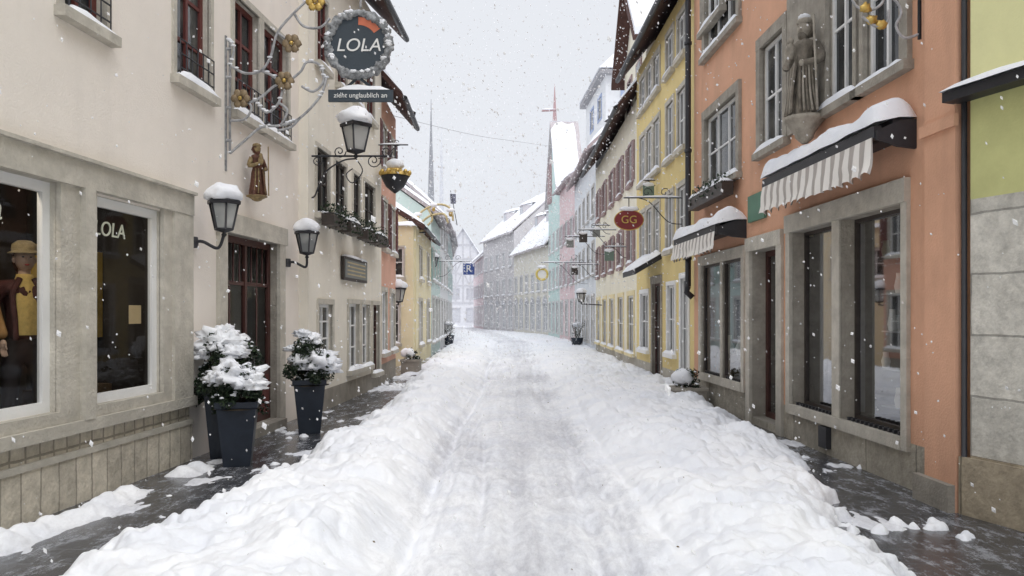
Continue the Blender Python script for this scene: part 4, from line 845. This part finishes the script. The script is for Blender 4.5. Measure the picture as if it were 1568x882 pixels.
mx = N(nt, 'ShaderNodeMixRGB'); nt.links.new(rp.outputs['Color'], mx.inputs[0]); nt.links.new(bk.outputs['Color'], mx.inputs[1]); mx.inputs[2].default_value = (.5, .52, .57, 1)
nt.links.new(mx.outputs[0], b.inputs['Base Color'])
mr = N(nt, 'ShaderNodeMapRange'); nt.links.new(rp.outputs['Color'], mr.inputs[0]); mr.inputs[3].default_value = .14; mr.inputs[4].default_value = .7; nt.links.new(mr.outputs[0], b.inputs['Roughness'])
bpn = N(nt, 'ShaderNodeBump'); bpn.inputs['Strength'].default_value = .3; bpn.inputs['Distance'].default_value = .01; nt.links.new(nz.outputs['Fac'], bpn.inputs['Height']); nt.links.new(bpn.outputs[0], b.inputs['Normal'])
PAV = m
for nm_, x0, x1 in (('pavement', -4.6, -1.2), ('pavement', 1.2, 5.5)):
    p = MB(); p.box(Frame((0, 0)), x0, x1, -8, 52, -.05, .0, PAV); p.obj(nm_)
def hsh(a, b, k):
    n = (a*374761393+b*668265263+k*974634777) & 0x7fffffff; n = ((n ^ (n >> 13))*1274126177) & 0x7fffffff; n = n ^ (n >> 16); return (n & 0xffff)/65535.0
def vn(x, y, seed):
    xi = np.floor(x).astype(np.int64); yi = np.floor(y).astype(np.int64); fx = x-xi; fy = y-yi; fx = fx*fx*(3-2*fx); fy = fy*fy*(3-2*fy)
    return (hsh(xi, yi, seed)*(1-fx)+hsh(xi+1, yi, seed)*fx)*(1-fy)+(hsh(xi, yi+1, seed)*(1-fx)+hsh(xi+1, yi+1, seed)*fx)*fy
def fbm(x, y, s, o=4):
    r = 0; a = .5; t = 0
    for i in range(o): r = r+a*vn(x*2**i+i*7.3, y*2**i-i*3.1, s+i); t += a; a *= .5
    return r/t
def worley(x, y, seed):
    xi = np.floor(x).astype(np.int64); yi = np.floor(y).astype(np.int64); best = np.full(x.shape, 9.0)
    for i in (-1, 0, 1):
        for j in (-1, 0, 1):
            px = xi+i+hsh(xi+i, yi+j, seed); py = yi+j+hsh(xi+i, yi+j, seed+9); best = np.minimum(best, (px-x)**2+(py-y)**2)
    return np.sqrt(best)
def dome(d): return np.sqrt(np.clip(1-d*d*1.5, 0, 1))
def ss(a, b, x): t = np.clip((x-a)/(b-a), 0, 1); return t*t*(3-2*t)
nx = 640
yr = []; y = 2.2
while y < 100: yr.append(y); y += max(.014, y*.0046)
yr = np.array(yr); ny = len(yr)
sx_ = np.linspace(-1, 1, nx); Yg = np.repeat(yr[:, None], nx, 1); cxr = np.where(yr > 40, -(yr-40)*.11, 0); hw = 4.3+np.maximum(0, yr-30)*.06
Xg = cxr[:, None]+sx_[None, :]*hw[:, None]; x = Xg-cxr[:, None]
wx = x+.16*(fbm(x*3, Yg*3, 101)-.5)+.06*(fbm(x*11, Yg*11, 103)-.5); wy = Yg+.16*(fbm(x*3, Yg*3, 102)-.5)+.06*(fbm(x*11, Yg*11, 104)-.5)
el = np.interp(yr, [2, 4.6, 6, 8, 10, 13, 18, 25, 40, 100], [-2.6, -2.55, -2.3, -2.15, -2.05, -2.05, -2.3, -2.7, -3.1, -5])[:, None]+(fbm(Yg*1.6, x*1.2, 5)-.5)*.6+(fbm(Yg*6, x*5, 6)-.5)*.3
er = np.interp(yr, [2, 4.6, 6, 7.2, 8.5, 10.5, 13, 20, 40, 100], [2.25, 2.3, 2.55, 2.85, 3.05, 3.25, 3.4, 3.6, 3.6, 6])[:, None]+(fbm(Yg*1.7, x*1.2, 15)-.5)*.6+(fbm(Yg*6, x*5, 16)-.5)*.3
near = np.clip(1.2-Yg/55, .35, 1)
inside = ss(0, .10, x-el)*ss(0, .10, er-x)
bl = ss(el, el+.45, x)*(1-ss(-1.2, -.70+.12*(fbm(Yg*.9, x*0, 31)-.5), x)); brr = (1-ss(er-.5, er, x))*ss(.7, 1.4, x); bank = np.clip(bl+brr, 0, 1)
big = fbm(x*1.1, Yg*.8, 1); c1 = dome(worley(wx*2.6, wy*2.4, 3)); c2 = dome(worley(wx*6.5, wy*6.0, 4)); c3_ = dome(worley(wx*15, wy*14, 6)); m1 = ss(.40, .62, fbm(x*1.7, Yg*1.7, 22)); m2 = ss(.38, .62, fbm(x*2.3+9, Yg*2.3, 23))
lump = .05*c1*m2+.06*c2*m1+.024*c3_*(m1*.7+.3)+.075*(fbm(x*8, Yg*8, 24, 5)-.5)
H = inside*(.035+.02*fbm(x*2, Yg*2, 41)) + bank*inside*(.05+.20*big+lump)*near+bl*inside*.06
road = (1-bank)*inside
prints = dome(worley(wx*5.2, wy*3.0, 55)*1.35)*ss(.45, .58, fbm(x*1.4+4, Yg*.9, 56))
H += road*(.045*fbm(x*7, Yg*.4, 51)+.03*fbm(x*16, Yg*.9, 54)+.04*fbm(x*8, Yg*5, 52, 5)+.012*c3_*m1-.028*prints-.02)
# wheel ruts and sledge tracks running along the street, wandering a little
for xc, wd, dp_, ph in ((-.66, .07, .075, 1), (-.50, .04, .03, 2), (-.28, .05, .025, 6), (.05, .07, .035, 3), (.55, .08, .045, 4), (.70, .04, .035, 5), (1.05, .05, .03, 7)):
    H -= dp_*np.exp(-((x-xc-.06*np.sin(Yg*.45+ph)-.06*(fbm(Yg*1.5, x*0+ph, 57)-.5))/wd)**2)*inside*(.35+1.1*fbm(Yg*1.6, x*0+ph, 58))
out = 1-inside; pat = fbm(x*2.6, Yg*1.4, 61, 6); fine = fbm(x*16, Yg*9, 62, 4)
H += out*(-.036+.05*ss(.50, .78, pat)+.034*(fine-.5))
wl = P0[0]+dv*(Yg-P0[1]); strip = np.exp(-((x-(wl+.18+.25*fbm(Yg*1.5, x*0, 71)))/.15)**2)*ss(.22, .42, fbm(Yg*1.3, x*0+3, 72))*(1-ss(7.6, 8.6, Yg))
H += strip*(.075+.04*c2+.03*c3_)
clod = dome(worley(wx*5, wy*5, 81)*2.6)*ss(.58, .7, fbm(x*1.3, Yg*1.3, 82))*out; H += clod*(.05+.03*fine)
H += ss(13, 17, Yg)*out*.03
slush = road*(.24+.40*fbm(x*1.5, Yg*.5, 91))+out*.6+road*.12*np.exp(-((x-.2)/.4)**2)+road*prints*.12+road*.25*(fbm(x*12, Yg*.6, 93)-.5)-bank*.15-strip*.4-clod*.4
verts = np.stack([Xg, Yg, H], -1).reshape(-1, 3)
ii = (np.arange(ny-1)[:, None]*nx+np.arange(nx-1)[None, :]).reshape(-1); faces = np.stack([ii, ii+1, ii+nx+1, ii+nx], -1)
me = bpy.data.meshes.new('snow_covered_road'); me.vertices.add(len(verts)); me.vertices.foreach_set('co', verts.ravel()); me.loops.add(faces.size); me.loops.foreach_set('vertex_index', faces.ravel().astype(np.int32)); me.polygons.add(len(faces)); me.polygons.foreach_set('loop_start', np.arange(0, faces.size, 4, dtype=np.int32)); me.polygons.foreach_set('loop_total', np.full(len(faces), 4, np.int32)); me.update(calc_edges=True)
me.polygons.foreach_set('use_smooth', np.ones(len(faces), bool)); at = me.attributes.new('slush', 'FLOAT', 'POINT'); at.data.foreach_set('value', slush.ravel().astype(np.float32)); me.materials.append(SNOWG)
o = bpy.data.objects.new('snow_covered_road', me); scene.collection.objects.link(o)
db_ = MB(); DB = surf('twig_debris', (.22, .17, .12), .9, .3)
for i in range(70):
    iy = int(random.random()**1.5*ny*.55); ix = random.randrange(int(nx*.15), int(nx*.85)); v = Vector(verts[iy*nx+ix]); leaf(db_, v+Vector((0, 0, .006)), random.uniform(.006, .016), DB)
db_.obj('leaf_debris')

# ---------------------------------------------------------------- falling snow
fm = bpy.data.materials.new('snowflake'); fm.use_nodes = True; nt = fm.node_tree; nt.nodes.clear()
o = N(nt, 'ShaderNodeOutputMaterial'); df = N(nt, 'ShaderNodeBsdfDiffuse'); df.inputs[0].default_value = (.98, .98, .99, 1); tl = N(nt, 'ShaderNodeBsdfTranslucent'); tl.inputs[0].default_value = (.98, .98, .99, 1)
m1_ = N(nt, 'ShaderNodeMixShader'); m1_.inputs[0].default_value = .5; nt.links.new(df.outputs[0], m1_.inputs[1]); nt.links.new(tl.outputs[0], m1_.inputs[2])
# ragged crystal clumps: partly see-through
tp = N(nt, 'ShaderNodeBsdfTransparent'); m2_ = N(nt, 'ShaderNodeMixShader'); m2_.inputs[0].default_value = .75; nt.links.new(tp.outputs[0], m2_.inputs[1]); nt.links.new(m1_.outputs[0], m2_.inputs[2]); nt.links.new(m2_.outputs[0], o.inputs[0])
rng = random.Random(3); vs = []; fs = []
for i in range(30000):
    y = 2.2+rng.random()**.8*40; p = Vector((rng.uniform(-4.0, 4.0), y, rng.uniform(.1, 10))); r = (.0036+.0095*rng.random()**2.4)*(1+.02*y)
    if y < 3.5: r *= .75
    d = Vector((rng.gauss(.45, .3), 0, -1)).normalized(); e = Vector((d.z, 0, -d.x)); l = r*rng.uniform(.9, 2.0); o_ = len(vs)
    vs += [p+d*l, p-d*l, p+e*r, p-e*r, p+Vector((0, r, 0)), p-Vector((0, r, 0))]
    fs += [(o_, o_+2, o_+4), (o_, o_+4, o_+3), (o_, o_+3, o_+5), (o_, o_+5, o_+2), (o_+1, o_+2, o_+4), (o_+1, o_+4, o_+3), (o_+1, o_+3, o_+5), (o_+1, o_+5, o_+2)]
mb = MB(); mb.add(vs, fs, fm, False); mb.obj('falling_snow')

# ---------------------------------------------------------------- light, sky, camera
W = bpy.data.worlds.new('World'); scene.world = W; W.use_nodes = True; nt = W.node_tree; bg = nt.nodes['Background']
sky = N(nt, 'ShaderNodeTexSky'); sky.sky_type = 'NISHITA'; sky.sun_disc = False; sky.sun_elevation = math.radians(60); sky.sun_rotation = math.radians(155); sky.air_density = 1; sky.dust_density = 4
hs = N(nt, 'ShaderNodeHueSaturation'); hs.inputs['Saturation'].default_value = .25; nt.links.new(sky.outputs[0], hs.inputs['Color'])
tc = N(nt, 'ShaderNodeTexCoord'); nz = N(nt, 'ShaderNodeTexNoise'); nz.inputs['Scale'].default_value = 2; nz.inputs['Detail'].default_value = 4; nt.links.new(tc.outputs['Generated'], nz.inputs['Vector'])
cr = N(nt, 'ShaderNodeValToRGB'); cr.color_ramp.elements[0].color = (.77, .80, .86, 1); cr.color_ramp.elements[1].color = (.84, .86, .905, 1); nt.links.new(nz.outputs['Fac'], cr.inputs['Fac'])
# overcast luminance: the cloud deck is brighter towards the zenith
sz = N(nt, 'ShaderNodeSeparateXYZ'); nt.links.new(tc.outputs['Generated'], sz.inputs[0]); mr = N(nt, 'ShaderNodeMapRange'); mr.inputs[1].default_value = .4; mr.inputs[2].default_value = 1; mr.inputs[3].default_value = 7.7; mr.inputs[4].default_value = 16; nt.links.new(sz.outputs['Z'], mr.inputs[0])
sc = N(nt, 'ShaderNodeVectorMath', operation='SCALE'); nt.links.new(mr.outputs[0], sc.inputs['Scale']); nt.links.new(cr.outputs['Color'], sc.inputs[0])
mx = N(nt, 'ShaderNodeMixRGB'); mx.inputs[0].default_value = .9; nt.links.new(hs.outputs[0], mx.inputs[1]); nt.links.new(sc.outputs[0], mx.inputs[2]); nt.links.new(mx.outputs[0], bg.inputs['Color']); bg.inputs['Strength'].default_value = .138
sl = bpy.data.lights.new('sun', 'SUN'); sl.energy = 1.1; sl.angle = math.radians(40); sl.color = (1, .98, .96); so = bpy.data.objects.new('sun', sl); scene.collection.objects.link(so)
so.rotation_euler = (math.radians(30), 0, math.radians(25))
cam = bpy.data.cameras.new('camera'); co = bpy.data.objects.new('camera', cam); scene.collection.objects.link(co); co.location = (0, 0, CH); co.rotation_euler = (math.radians(90), 0, 0)
cam.sensor_width = 36; cam.lens = 36*FPX/1568; cam.shift_y = (HY-441)/1568; cam.clip_start = .05; cam.clip_end = 2000; scene.camera = co
scene.view_settings.view_transform = 'Standard'; scene.view_settings.look = 'None'; scene.view_settings.exposure = 0
